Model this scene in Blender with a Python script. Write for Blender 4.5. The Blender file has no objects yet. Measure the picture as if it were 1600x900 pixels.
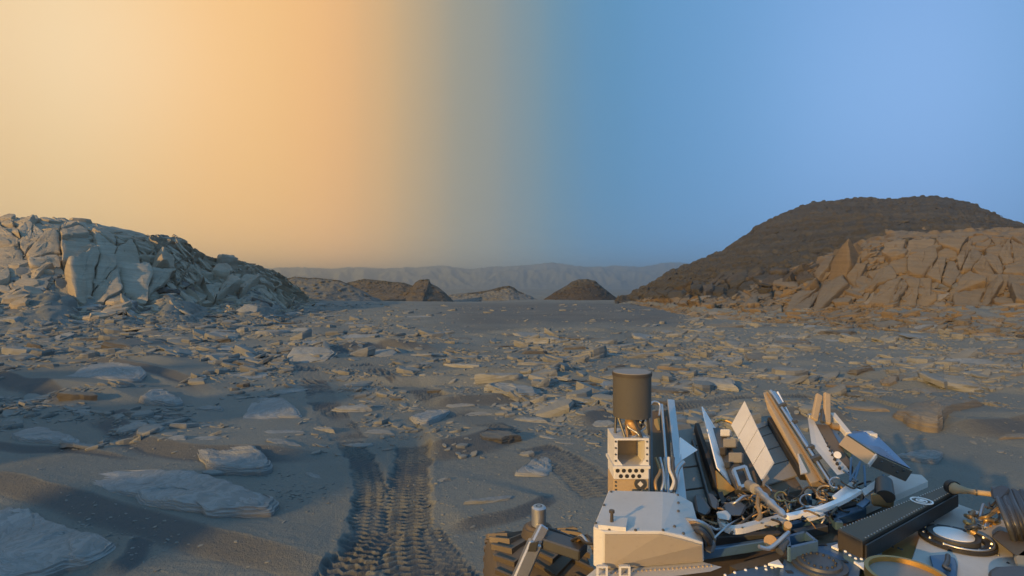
import bpy, bmesh, math, random
import numpy as np
from mathutils import Vector, Matrix

SC = bpy.context.scene
COL = SC.collection
rng = np.random.default_rng(7)
random.seed(7)

# ------------------------------------------------------------------ camera
F, CX, HY, CH = 850.0, 800.0, 445.0, 2.0        # focal length and centre in photo pixels, horizon row, camera height
cam_data = bpy.data.cameras.new('camera')
cam = bpy.data.objects.new('camera', cam_data)
COL.objects.link(cam)
cam_data.sensor_width = 36.0
cam_data.lens = 36.0 * F / 1600.0
cam_data.shift_y = -(450.0 - HY) / 1600.0
cam_data.clip_start = 0.05
cam_data.clip_end = 20000.0
cam.location = (0, 0, CH)
cam.rotation_euler = (math.pi / 2, 0, 0)
SC.camera = cam

# ------------------------------------------------------------------ sky
SUN_EL = math.radians(14.0)
SUN_AZ = math.atan2(0.66, 0.75)                 # light travels towards this azimuth
def lin(c):
    return tuple(((v / 255) / 12.92 if v / 255 <= 0.04045 else ((v / 255 + 0.055) / 1.055) ** 2.4) for v in c)
class NT:
    def __init__(s, tree): s.t = tree; s.n = tree.nodes; s.l = tree.links
    def new(s, typ, **kw):
        n = s.n.new(typ)
        for k, v in kw.items():
            if k == 'inp':
                for kk, vv in v.items():
                    if hasattr(vv, 'is_linked') or isinstance(vv, bpy.types.NodeSocket): s.l.new(vv, n.inputs[kk])
                    else: n.inputs[kk].default_value = vv
            else: setattr(n, k, v)
        return n
    def math(s, op, a, b=None, c=None):
        n = s.new('ShaderNodeMath', operation=op)
        for i, v in enumerate((a, b, c)):
            if v is None: continue
            if isinstance(v, bpy.types.NodeSocket): s.l.new(v, n.inputs[i])
            else: n.inputs[i].default_value = v
        return n.outputs[0]
    def ramp(s, fac, stops, interp='LINEAR'):
        n = s.new('ShaderNodeValToRGB')
        n.color_ramp.interpolation = interp
        e = n.color_ramp.elements
        while len(e) < len(stops): e.new(0.5)
        for el, (p, c) in zip(e, stops):
            el.position = p; el.color = (*c[:3], 1) if len(c) >= 3 else (c[0],) * 3 + (1,)
        s.l.new(fac, n.inputs[0])
        return n.outputs[0]
    def mix(s, fac, a, b, blend='MIX'):
        n = s.new('ShaderNodeMix', data_type='RGBA', blend_type=blend)
        for i, v in ((0, fac), (6, a), (7, b)):
            if isinstance(v, bpy.types.NodeSocket): s.l.new(v, n.inputs[i])
            else: n.inputs[i].default_value = v if i == 0 else (*v[:3], 1)
        return n.outputs[2]

W = bpy.data.worlds.new('World'); SC.world = W; W.use_nodes = True
W.node_tree.nodes.clear()
w = NT(W.node_tree)
tc = w.new('ShaderNodeTexCoord')
sep = w.new('ShaderNodeSeparateXYZ', inp={0: tc.outputs['Generated']})
sx, sy, sz = sep.outputs
hl = w.math('SQRT', w.math('ADD', w.math('ADD', w.math('MULTIPLY', sx, sx), w.math('MULTIPLY', sy, sy)), 0.004))
u = w.math('DIVIDE', sx, hl)
u01 = w.math('MULTIPLY_ADD', u, 0.5, 0.5)
def px_u(px):
    t = (px - CX) / F
    return 0.5 + 0.5 * t / math.sqrt(1 + t * t)
stops = [(0.0, (234, 200, 150)), (px_u(0), (238, 200, 142)), (px_u(120), (242, 203, 143)), (px_u(300), (250, 200, 133)),
         (px_u(430), (249, 196, 129)), (px_u(510), (243, 189, 127)), (px_u(560), (229, 182, 127)), (px_u(620), (205, 173, 130)), (px_u(700), (166, 158, 139)), (px_u(780), (142, 151, 150)), (px_u(850), (117, 148, 166)), (px_u(910), (100, 147, 182)), (px_u(1000), (98, 151, 196)), (px_u(1200), (113, 162, 214)),
         (px_u(1430), (124, 167, 222)), (px_u(1600), (118, 163, 216)), (1.0, (110, 155, 205))]
base = w.ramp(u01, [(p, lin(c)) for p, c in stops], 'CARDINAL')
def glow(px, py, sharp, col, k):
    d = Vector(((px - CX) / F, 1.0, -(py - HY) / F)).normalized()
    dot = w.new('ShaderNodeVectorMath', operation='DOT_PRODUCT', inp={0: tc.outputs['Generated']})
    dot.inputs[1].default_value = d
    p = w.math('POWER', w.math('MAXIMUM', dot.outputs['Value'], 0.0), sharp)
    return w.mix(w.math('MULTIPLY', p, k), (0, 0, 0), col)
c = w.mix(1.0, base, glow(100, 60, 55, (0.7, 0.78, 0.85), 0.17), 'ADD')
c = w.mix(1.0, c, glow(1440, 150, 45, (0.5, 0.75, 1.0), 0.12), 'ADD')
hz = w.math('POWER', w.math('SUBTRACT', 1.0, w.math('ABSOLUTE', sz)), 14.0)     # a little duller towards the horizon
c = w.mix(w.math('MULTIPLY', hz, 0.06), c, lin((130, 128, 124)))
c = w.mix(1.0, c, w.mix(hz, (1, 1, 1), (1.5, 1.5, 1.5)), 'MULTIPLY')
# away from the sunset side the dome is the same blue all round and overhead
def smooth_(v, a, b):
    n = w.new('ShaderNodeMapRange', interpolation_type='SMOOTHSTEP', inp={'Value': v, 'From Min': a, 'From Max': b}); return n.outputs[0]
front = w.math('MULTIPLY', smooth_(w.math('DIVIDE', sy, hl), 0.15, 0.66), w.math('SUBTRACT', 1.0, smooth_(sz, 0.45, 0.85)))
c = w.mix(front, lin((124, 176, 220)), c)
ndir = w.math('MULTIPLY_ADD', w.math('DIVIDE', sy, hl), 0.06, 0.94)
bg = w.new('ShaderNodeBackground', inp={'Color': c, 'Strength': ndir})
out = w.new('ShaderNodeOutputWorld'); w.l.new(bg.outputs[0], out.inputs[0])

# ------------------------------------------------------------------ sun
sd = bpy.data.lights.new('sun', 'SUN'); sd.energy = 5.0; sd.angle = math.radians(0.6); sd.color = (1.0, 0.57, 0.16)
sun = bpy.data.objects.new('sun', sd); COL.objects.link(sun)
SUN_DIR = Vector((math.sin(SUN_AZ) * math.cos(SUN_EL), math.cos(SUN_AZ) * math.cos(SUN_EL), -math.sin(SUN_EL)))
sun.rotation_euler = SUN_DIR.to_track_quat('-Z', 'Y').to_euler()
sun.location = (-20, -20, 30)
SC.view_settings.view_transform = 'Standard'
SC.view_settings.look = 'None'
SC.view_settings.exposure = 0.0
SC.view_settings.gamma = 1.0
SC.cycles.max_bounces = 4
SC.cycles.diffuse_bounces = 2
SC.cycles.volume_bounces = 0

# ------------------------------------------------------------------ numpy noise
_perm = np.concatenate([np.random.default_rng(3).permutation(256)] * 2).astype(np.int64)
_g3 = np.random.default_rng(4).normal(size=(256, 3)); _g3 /= np.linalg.norm(_g3, axis=1)[:, None]
def _fade(t): return t * t * t * (t * (t * 6 - 15) + 10)
def perlin2(x, y, seed=0):
    x = np.asarray(x, float) + seed * 17.31; y = np.asarray(y, float) - seed * 9.73
    xi = np.floor(x).astype(np.int64); yi = np.floor(y).astype(np.int64)
    xf = x - xi; yf = y - yi; xi &= 255; yi &= 255
    def g(ix, iy, dx, dy):
        h = _perm[(_perm[ix & 255] + iy) & 255]
        a = h * (2 * math.pi / 256)
        return np.cos(a) * dx + np.sin(a) * dy
    u_, v_ = _fade(xf), _fade(yf)
    a = g(xi, yi, xf, yf) * (1 - u_) + g(xi + 1, yi, xf - 1, yf) * u_
    b = g(xi, yi + 1, xf, yf - 1) * (1 - u_) + g(xi + 1, yi + 1, xf - 1, yf - 1) * u_
    return (a * (1 - v_) + b * v_) * 1.5
def perlin3(p, seed=0):
    p = np.asarray(p, float) + seed * 13.7
    pi = np.floor(p).astype(np.int64); f = p - pi; pi &= 255
    u_ = _fade(f); r = 0
    for i in (0, 1):
        for j in (0, 1):
            for k in (0, 1):
                h = _perm[(_perm[(_perm[(pi[..., 0] + i) & 255] + pi[..., 1] + j) & 255] + pi[..., 2] + k) & 255]
                d = f - np.array([i, j, k])
                wgt = np.where(i, u_[..., 0], 1 - u_[..., 0]) * np.where(j, u_[..., 1], 1 - u_[..., 1]) * np.where(k, u_[..., 2], 1 - u_[..., 2])
                r = r + wgt * (d * _g3[h]).sum(-1)
    return r * 1.5
def fbm2(x, y, oct=4, seed=0, gain=0.5):
    s, a = 0, 1.0
    for o in range(oct):
        s = s + a * perlin2(x * 2 ** o, y * 2 ** o, seed + o); a *= gain
    return s
def worley2(x, y, seed=0):
    """distances to the nearest and second nearest cell point, and the nearest cell's random value"""
    xi = np.floor(x).astype(np.int64); yi = np.floor(y).astype(np.int64)
    d1 = np.full(x.shape, 9.0); d2 = np.full(x.shape, 9.0); val = np.zeros(x.shape)
    for i in (-1, 0, 1):
        for j in (-1, 0, 1):
            h = _perm[(_perm[(xi + i + seed * 7) & 255] + yi + j) & 255]
            h2 = _perm[(h + 57) & 255]; h3 = _perm[(h + 131) & 255]
            d = np.hypot(xi + i + h / 256.0 - x, yi + j + h2 / 256.0 - y)
            near = d < d1
            d2 = np.where(near, d1, np.minimum(d2, d)); val = np.where(near, h3 / 255.0, val); d1 = np.where(near, d, d1)
    return d1, d2, val
def sstep(a, b, x):
    t = np.clip((x - a) / (b - a), 0, 1); return t * t * (3 - 2 * t)

# ------------------------------------------------------------------ mapping helpers (photo pixel + distance -> place)
def G(px, py, z=0.0):
    Y = F * (CH - z) / (py - HY); return np.array([(px - CX) / F * Y, Y])
def P(px, py, Y): return Vector(((px - CX) / F * Y, Y, CH - (py - HY) / F * Y))
def Pz(px, py, z):
    Y = F * (CH - z) / (py - HY); return Vector(((px - CX) / F * Y, Y, z))
def azr(px, py, Y):
    t = (px - CX) / F
    return math.atan(t), Y * math.sqrt(1 + t * t), CH - (py - HY) / F * Y

# ------------------------------------------------------------------ object helpers
def link_mesh(name, me, mat=None, parent=None):
    o = bpy.data.objects.new(name, me); COL.objects.link(o)
    if mat is not None:
        for m in (mat if isinstance(mat, (list, tuple)) else [mat]): me.materials.append(m)
    if parent is not None:
        o.parent = parent
    return o
def np_mesh(name, verts, faces, smooth=True):
    """verts (n,3); faces: array (m,k) of equal size or list of such arrays"""
    me = bpy.data.meshes.new(name)
    fl = faces if isinstance(faces, list) else [faces]
    verts = np.ascontiguousarray(verts, np.float32)
    me.vertices.add(len(verts)); me.vertices.foreach_set('co', verts.ravel())
    loops = np.concatenate([f.ravel() for f in fl]).astype(np.int32)
    tot = np.concatenate([np.full(len(f), f.shape[1]) for f in fl]).astype(np.int32)
    start = np.concatenate([[0], np.cumsum(tot)[:-1]]).astype(np.int32)
    me.loops.add(len(loops)); me.loops.foreach_set('vertex_index', loops)
    me.polygons.add(len(tot)); me.polygons.foreach_set('loop_start', start); me.polygons.foreach_set('loop_total', tot)
    me.update(calc_edges=True)
    me.polygons.foreach_set('use_smooth', np.full(len(tot), smooth, bool))
    me.validate()
    return me
def grid_faces(nr, nc, wrap=False):
    i = np.arange(nr - 1)[:, None]; j = np.arange(nc if wrap else nc - 1)[None, :]
    j2 = (j + 1) % nc
    return np.stack([i * nc + j, i * nc + j2, (i + 1) * nc + j2, (i + 1) * nc + j], -1).reshape(-1, 4)
def setp(o, label=None, cat=None, group=None, kind=None):
    if label: o['label'] = label
    if cat: o['category'] = cat
    if group: o['group'] = group
    if kind: o['kind'] = kind
    return o

# ------------------------------------------------------------------ materials
def mat_new(name):
    m = bpy.data.materials.new(name); m.use_nodes = True
    t = NT(m.node_tree); b = m.node_tree.nodes['Principled BSDF']
    return m, t, b
def bump(t, b, h, strength, dist, normal=None):
    n = t.new('ShaderNodeBump', inp={'Height': h, 'Strength': strength, 'Distance': dist})
    if normal is not None: t.l.new(normal, n.inputs['Normal'])
    t.l.new(n.outputs[0], b.inputs['Normal'])
    return n.outputs[0]
def noise(t, vec, scale, detail=4, rough=0.55, dist=0.0):
    n = t.new('ShaderNodeTexNoise', inp={'Vector': vec, 'Scale': scale, 'Detail': detail, 'Roughness': rough, 'Distortion': dist})
    return n.outputs['Fac']

def make_sand():
    m, t, b = mat_new('sand')
    pos = t.new('ShaderNodeNewGeometry').outputs['Position']
    n1 = noise(t, pos, 0.35, 4); n2 = noise(t, pos, 4.0, 5); n3 = noise(t, pos, 55.0, 3, 0.6)
    at = t.new('ShaderNodeAttribute', attribute_name='grain_shade')
    col = t.ramp(n1, [(0.3, (0.160, 0.172, 0.162)), (0.7, (0.220, 0.231, 0.214))])
    col = t.mix(t.math('MULTIPLY', n2, 0.35), col, (0.128, 0.14, 0.134))
    col = t.mix(t.math('MULTIPLY', t.ramp(n3, [(0.55, (0, 0, 0)), (0.75, (1, 1, 1))]), 0.5), col, (0.06, 0.06, 0.06))
    col = t.mix(at.outputs['Fac'], col, (0.082, 0.088, 0.095))      # shade painted on ripple lee sides; coarse dark grains in tracks and valley sand
    t.l.new(col, b.inputs['Base Color'])
    b.inputs['Roughness'].default_value = 0.95; b.inputs['Specular IOR Level'].default_value = 0.15
    h = t.math('ADD', t.math('MULTIPLY', n3, 0.5), t.math('MULTIPLY', noise(t, pos, 14.0, 5, 0.65), 1.0))
    n5 = noise(t, pos, 140.0, 2, 0.6)
    h = t.math('ADD', h, t.math('MULTIPLY', n5, 0.35))
    bump(t, b, h, 0.75, 0.025)
    return m
def make_rock(name, lo, hi, dust, strata=9.0, st_amt=0.5, bump_d=0.03, obj_space=False, scale=1.0):
    m, t, b = mat_new(name)
    geo = t.new('ShaderNodeNewGeometry')
    if obj_space: pos = t.new('ShaderNodeTexCoord').outputs['Object']
    else: pos = geo.outputs['Position']
    n1 = noise(t, pos, 0.9 * scale, 5); n2 = noise(t, pos, 9.0 * scale, 5, 0.65); n3 = noise(t, pos, 45.0 * scale, 3)
    n0 = noise(t, geo.outputs['Position'], 0.16, 3)
    oi = t.new('ShaderNodeObjectInfo').outputs['Random']
    z = t.new('ShaderNodeSeparateXYZ', inp={0: pos}).outputs[2]
    x = t.new('ShaderNodeSeparateXYZ', inp={0: pos}).outputs[0]
    zz = t.math('ADD', t.math('ADD', t.math('MULTIPLY', z, strata), t.math('MULTIPLY', x, strata * 0.14)), t.math('MULTIPLY', n1, 2.2))
    st = t.new('ShaderNodeTexNoise', noise_dimensions='1D', inp={'W': zz, 'Scale': 1.0, 'Detail': 4.0, 'Roughness': 0.7}).outputs['Fac']
    col = t.ramp(n1, [(0.25, lo), (0.75, hi)])
    col = t.mix(t.math('MULTIPLY', oi, 0.4), col, tuple(v * 0.72 for v in lo))
    col = t.mix(t.math('MULTIPLY', t.ramp(st, [(0.42, (1, 1, 1)), (0.56, (0, 0, 0))]), st_amt), col, tuple(v * 0.6 for v in lo))
    col = t.mix(t.math('MULTIPLY', t.ramp(n3, [(0.6, (0, 0, 0)), (0.75, (1, 1, 1))]), 0.4), col, tuple(v * 0.45 for v in lo))
    col = t.mix(t.math('MULTIPLY', t.ramp(n0, [(0.38, (1, 1, 1)), (0.62, (0, 0, 0))]), 0.4), col, tuple(v * 0.62 * k for v, k in zip(lo, (1.08, 1.0, 0.9))))
    nz = t.new('ShaderNodeSeparateXYZ', inp={0: geo.outputs['Normal']}).outputs[2]
    dm = t.math('MULTIPLY', t.ramp(t.math('ADD', nz, t.math('MULTIPLY', t.math('SUBTRACT', n2, 0.5), 0.5)), [(0.6, (0, 0, 0)), (0.95, (1, 1, 1))]), dust)
    col = t.mix(dm, col, (0.20, 0.215, 0.203))                      # settled dust
    t.l.new(col, b.inputs['Base Color'])
    b.inputs['Roughness'].default_value = 0.92; b.inputs['Specular IOR Level'].default_value = 0.2
    h = t.math('ADD', t.math('MULTIPLY', st, 0.9 * st_amt * 2), t.math('ADD', t.math('MULTIPLY', n2, 0.8), t.math('MULTIPLY', n3, 0.25)))
    bump(t, b, h, 0.8, bump_d)
    return m
M_SAND = make_sand()
M_CLIFF = make_rock('cliff_rock', (0.36, 0.318, 0.25), (0.50, 0.448, 0.36), 0.35, 6.0, 0.45, 0.05)
M_TAN = make_rock('tan_cliff_rock', (0.165, 0.128, 0.082), (0.23, 0.178, 0.112), 0.3, 5.0, 0.4, 0.06)
M_CAP = make_rock('dark_cap_rock', (0.064, 0.062, 0.053), (0.108, 0.102, 0.085), 0.03, 1.1, 0.7, 0.10)
M_TALUS = make_rock('talus', (0.16, 0.172, 0.165), (0.22, 0.235, 0.225), 0.4, 1.0, 0.1, 0.08)
M_ROCK = make_rock('slab_rock', (0.25, 0.268, 0.272), (0.41, 0.432, 0.432), 0.25, 38.0, 0.55, 0.012, True, 2.0)
M_ROCKD = make_rock('dark_slab_rock', (0.10, 0.098, 0.094), (0.17, 0.165, 0.158), 0.45, 38.0, 0.5, 0.012, True, 2.0)
M_BUTTE = make_rock('butte_rock', (0.065, 0.058, 0.048), (0.10, 0.088, 0.072), 0.0, 0.8, 0.5, 0.3)
M_MESA = make_rock('mesa_rock', (0.15, 0.16, 0.16), (0.23, 0.24, 0.235), 0.1, 0.8, 0.4, 0.2)
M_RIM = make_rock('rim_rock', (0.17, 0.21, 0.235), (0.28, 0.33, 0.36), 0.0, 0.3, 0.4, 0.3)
M_FAR = make_rock('far_rock', (0.10, 0.09, 0.078), (0.155, 0.145, 0.125), 0.0, 0.8, 0.4, 0.3)
# ------------------------------------------------------------------ hills: knots given as (photo column: distance and row), turned into azimuth, range, height
LEFT = [  # column, foot, cliff bottom, cliff top, crest
    (-300, (535, 18.9), (466, 26), (362, 30), (332, 34)), (0, (525, 21), (465, 27), (366, 31), (342, 36)),
    (60, (524, 21.3), (467, 27.5), (365, 31.5), (345, 36)), (120, (523, 21.8), (468, 28.5), (366, 32.5), (348, 37)),
    (150, (522, 22), (468, 29), (370, 33.5), (352, 38)), (195, (522, 22), (468, 30), (377, 35), (362, 40)),
    (235, (520, 22.7), (470, 31.5), (385, 37.5), (371, 42)), (283, (518, 23.3), (472, 33.5), (392, 41), (375, 47)),
    (300, (517, 23.6), (472, 34), (404, 43), (391, 50)), (328, (515, 24.3), (474, 36), (416, 46), (406, 54)),
    (362, (512, 25.4), (475, 38), (421, 49), (407, 58)), (400, (509, 26.6), (476, 41), (429, 53), (416, 63)),
    (425, (505, 28.3), (476, 45), (437, 57), (424, 66)), (446, (500, 31), (475, 50), (449, 61), (437, 70)),
    (475, (490, 38), (474, 56), (468, 66), (464, 75)), (500, (482, 46), (476, 58), (474, 70), (473, 80))]
RIGHT = [  # column, foot, cliff bottom, cliff top, bench, middle of the dome, crest
    (960, (476, 55), (474, 60), (473, 64), (472, 68), (471, 75), (471, 82)),
    (985, (474, 58), (470, 62), (466, 66), (464, 68), (462, 75), (461, 82)),
    (1010, (479, 50), (472, 56), (458, 62), (455, 65), (450, 74), (446, 82)),
    (1045, (487, 40), (476, 46), (453, 56), (447, 60), (435, 72), (425, 82)),
    (1090, (497, 33), (480, 38), (440, 52), (432, 56), (418, 70), (408, 85)),
    (1130, (500, 31), (483, 36), (432, 50), (423, 55), (406, 69), (392, 85)),
    (1160, (503, 29), (485, 34), (427, 48), (415, 54), (393, 68), (372, 85)),
    (1185, (505, 28), (486, 33), (426, 46), (411, 53), (381, 68), (352, 86)),
    (1220, (508, 27), (488, 32), (425, 44), (408, 52), (370, 68), (335, 86)),
    (1270, (512, 25.4), (486, 31), (420, 40), (405, 50), (355, 68), (317, 86)),
    (1335, (516, 24), (480, 31), (396, 37), (387, 48), (346, 66), (310, 84)),
    (1400, (520, 22.7), (478, 30), (378, 36), (372, 46), (340, 62), (310, 80)),
    (1460, (522, 22), (478, 29), (376, 35), (368, 45), (338, 60), (308, 78)),
    (1500, (524, 21.5), (478, 28.5), (376, 34.5), (368, 44), (341, 58), (315, 75)),
    (1545, (526, 21), (478, 28), (375, 34), (367, 43), (350, 55), (331, 70)),
    (1600, (530, 20), (478, 27), (375, 33), (369, 40), (362, 50), (350, 65)),
    (1700, (534, 19.1), (478, 26), (380, 32), (376, 38), (374, 45), (371, 58)),
    (1900, (540, 18), (480, 25), (390, 30), (388, 36), (386, 42), (384, 50))]
def knots(cols, extra_lo=(), extra_hi=()):
    rows = []
    for col in cols:
        px = col[0]; ks = [azr(px, py, Y) for py, Y in col[1:]]
        rows.append((ks[0][0], [k[1] for k in ks], [k[2] for k in ks]))
    rows = list(extra_lo) + rows + list(extra_hi)
    rows.sort(key=lambda r: r[0])
    return np.array([r[0] for r in rows]), np.array([r[1] for r in rows]), np.array([r[2] for r in rows])
D = math.radians
# unseen ridge added beside and behind the camera, shaped to shade the left foreground
left_shade_ridge = [(D(-134), [28, 29, 30, 31], [-.3, -.2, -.1, 0.0]), (D(-131.6), [25, 27, 29, 31], [-.1, .4, 1.0, 1.5]), (D(-130), [24, 26, 28, 31], [0, 1.2, 5.5, 8.5]), (D(-127.5), [24, 26, 28, 31], [0, 1.2, 6, 8.8]), (D(-126), [24, 26, 28, 31], [0, 1, 3.0, 4.2]), (D(-124.4), [24, 26, 28, 31], [0, 1, 2.8, 4.0]), (D(-123), [23, 25, 28, 31], [0, 1.2, 6, 9]),
             (D(-120), [20, 24, 27, 32], [0, 1.3, 6, 9.2]), (D(-117.5), [20, 24, 27, 32], [0, 1, 3.0, 4.4]), (D(-114.5), [20, 24, 27, 32], [0, 1, 3.0, 4.4]), (D(-113), [20, 24, 27, 32], [0, 1.3, 6, 8.6]), (D(-104), [20, 24, 27, 32], [0, 1.3, 5, 6.0]), (D(-95), [20, 25, 28, 34], [0, 1.3, 5, 6.8]),
             (D(-75), [22, 28, 32, 38], [0, 1.3, 3.8, 4.6])]
right_more = [(D(66), [24, 30, 34, 38, 42, 50], [0, .5, 2.6, 3, 3.2, 3.6]), (D(80), [30, 34, 36, 40, 44, 50], [-.3, .1, .5, .6, .7, .8]),
              (D(95), [30, 34, 36, 40, 44, 50], [-.5, -.4, -.3, -.3, -.3, -.3])]
KL = knots(LEFT, left_shade_ridge); KR = knots(RIGHT, (), right_more)
def hill_profile(K, az, r):
    """height of the hill's smooth skin at azimuth az (array) and range r; and where on the profile (knot parameter) it is"""
    A, R, Z = K; n = R.shape[1]
    shp = np.broadcast(az, r).shape; az = np.broadcast_to(az, shp); r = np.broadcast_to(r, shp)
    rk = np.stack([np.interp(az, A, R[:, k]) for k in range(n)]); zk = np.stack([np.interp(az, A, Z[:, k]) for k in range(n)])
    z = np.full(shp, -3.0); prm = np.full(shp, -1.0)
    wob = (perlin2(az * 17 + 3.3, az * 5, 44) * 0.55 + perlin2(az * 47, az * 9, 45) * 0.25) * (n == 4)
    rk[1] = rk[1] + wob * 0.6 * (rk[1] - rk[0]) * 0.5; zk[1] = zk[1] + np.clip(wob, -0.4, 0.6) * 0.8 * np.clip(zk[2] - zk[1], 0, 2.0)
    a = (r - rk[0]) / (rk[0] * 0.08)
    z = np.where(r < rk[0], zk[0] + np.minimum(a, 0) * 0.5, z)
    for k in range(n - 1):
        s = (r - rk[k]) / np.maximum(rk[k + 1] - rk[k], 1e-6); ins = (s >= 0) & (s <= 1)
        z = np.where(ins, zk[k] + (zk[k + 1] - zk[k]) * s, z); prm = np.where(ins, k + s, prm)
    back = r > rk[-1]
    b = (r - rk[-1])
    z = np.where(back, zk[-1] - 0.02 * b - 0.006 * b * b, z); prm = np.where(back, n - 1 + b / 20, prm)
    out_ = (az < A[0]) | (az > A[-1])
    return np.where(out_, -5.0, z), prm
def hill_at(K, az, prm):
    A, R, Z = K; n = R.shape[1]
    k = np.clip(np.floor(prm).astype(int), 0, n - 2); f = prm - k
    rk = np.stack([np.interp(az, A, R[:, i]) for i in range(n)], -1); zk = np.stack([np.interp(az, A, Z[:, i]) for i in range(n)], -1)
    wob = (perlin2(az * 17 + 3.3, az * 5, 44) * 0.55 + perlin2(az * 47, az * 9, 45) * 0.25) * (n == 4)
    rk[..., 1] = rk[..., 1] + wob * 0.6 * (rk[..., 1] - rk[..., 0]) * 0.5; zk[..., 1] = zk[..., 1] + np.clip(wob, -0.4, 0.6) * 0.8 * np.clip(zk[..., 2] - zk[..., 1], 0, 2.0)
    g = lambda q, i: np.take_along_axis(q, i[..., None], -1)[..., 0]
    r = g(rk, k) * (1 - f) + g(rk, k + 1) * f; z = g(zk, k) * (1 - f) + g(zk, k + 1) * f
    return np.stack([np.sin(az) * r, np.cos(az) * r, z], -1)

# ------------------------------------------------------------------ ground: ripple crests and wheel tracks
CRESTS = [  # polyline in photo pixels on the flat ground, height, length of the gentle side
    ([(-90, 735), (0, 760), (150, 795), (300, 832), (420, 862), (530, 884), (610, 893)], 0.10, 0.9),
    ([(165, 648), (200, 672), (235, 697), (290, 708), (340, 712), (430, 713), (545, 710)], 0.13, 1.2),
    ([(655, 708), (700, 704), (735, 697), (762, 686), (778, 676)], 0.15, 1.2),
    ([(665, 633), (720, 630), (775, 627), (835, 624)], 0.13, 1.5),
    ([(-60, 578), (0, 590), (60, 606), (110, 622), (150, 640)], 0.16, 1.6),
    ([(880, 662), (925, 655), (975, 640), (1010, 632)], 0.14, 1.5),
    ([(120, 560), (200, 575), (280, 590), (345, 612)], 0.15, 1.8),
    ([(180, 640), (215, 652), (255, 658), (300, 660)], 0.07, 0.8),
    ([(480, 560), (560, 548), (640, 546), (700, 549)], 0.2, 2.5),
    ([(1180, 655), (1260, 650), (1340, 655)], 0.12, 1.6),
    ([(1450, 672), (1530, 676), (1600, 668), (1680, 660)], 0.15, 1.6),
    ([(-80, 690), (0, 700), (70, 706), (150, 712), (235, 728)], 0.06, 0.9),
    ([(690, 830), (745, 815), (800, 800), (860, 770)], 0.06, 0.7),
    ([(150, 905), (190, 880), (205, 855), (230, 838)], 0.06, 0.5)]
TRACKS = [  # polyline, half width, depth, berm, patchy
    ([(655, 925), (632, 860), (636, 800), (641, 750), (646, 698)], 0.205, 0.022, 0.3, 0.0),
    ([(560, 905), (574, 830), (580, 770), (572, 735), (556, 708), (545, 690)], 0.155, 0.016, 0.2, 0.25),
    ([(545, 690), (520, 650), (495, 605), (478, 575), (462, 555)], 0.24, 0.012, 0.0, 0.75),
    ([(950, 775), (905, 738), (860, 712), (830, 698)], 0.26, 0.018, 0.2, 0.35),
    ([(800, 684), (755, 663), (705, 640), (650, 612), (590, 582), (560, 570)], 0.25, 0.012, 0.0, 0.8),
    ([(505, 935), (548, 880), (585, 850), (600, 830)], 0.16, 0.02, 0.2, 0.2),
    ([(745, 940), (705, 885), (678, 850), (668, 825)], 0.13, 0.015, 0.0, 0.3),
    ([(1040, 640), (1120, 632), (1200, 625), (1270, 622)], 0.22, 0.015, 0.0, 0.4)]
def seg_dist(X, Y, pts):
    """signed distance (positive on the camera side), parameter along the line, length along"""
    best = np.full(X.shape, 1e9); sd_ = np.zeros(X.shape); par = np.zeros(X.shape)
    L = np.concatenate([[0], np.cumsum(np.hypot(*np.diff(pts, axis=0).T))])
    for i in range(len(pts) - 1):
        a, b = pts[i], pts[i + 1]; d = b - a; l2 = (d * d).sum()
        t = np.clip(((X - a[0]) * d[0] + (Y - a[1]) * d[1]) / l2, 0, 1)
        dx = X - a[0] - t * d[0]; dy = Y - a[1] - t * d[1]; q = np.hypot(dx, dy)
        n = np.array([d[1], -d[0]]) / math.sqrt(l2)
        s = np.sign(dx * n[0] + dy * n[1]) * q
        m = q < best
        best = np.where(m, q, best); sd_ = np.where(m, s, sd_); par = np.where(m, L[i] + t * (L[i + 1] - L[i]), par)
    return sd_, par, L[-1]
def smooth_line(p, n=6):
    p = np.array(p, float); t = np.arange(len(p)); tt = np.linspace(0, len(p) - 1, (len(p) - 1) * n + 1)
    out_ = []
    for x in tt:
        i = min(int(x), len(p) - 2); f = x - i
        p0, p1, p2, p3 = p[max(i - 1, 0)], p[i], p[i + 1], p[min(i + 2, len(p) - 1)]
        out_.append(0.5 * (2 * p1 + (p2 - p0) * f + (2 * p0 - 5 * p1 + 4 * p2 - p3) * f * f + (3 * p1 - p0 - 3 * p2 + p3) * f ** 3))
    return np.array(out_)
CREST_L = [(np.array([G(*q) for q in smooth_line(p, 4)]), A, Ls) for p, A, Ls in CRESTS]
TRACK_L = [(np.array([G(*q) for q in smooth_line(p, 3)]), w_, d_, b_, pt) for p, w_, d_, b_, pt in TRACKS]
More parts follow.
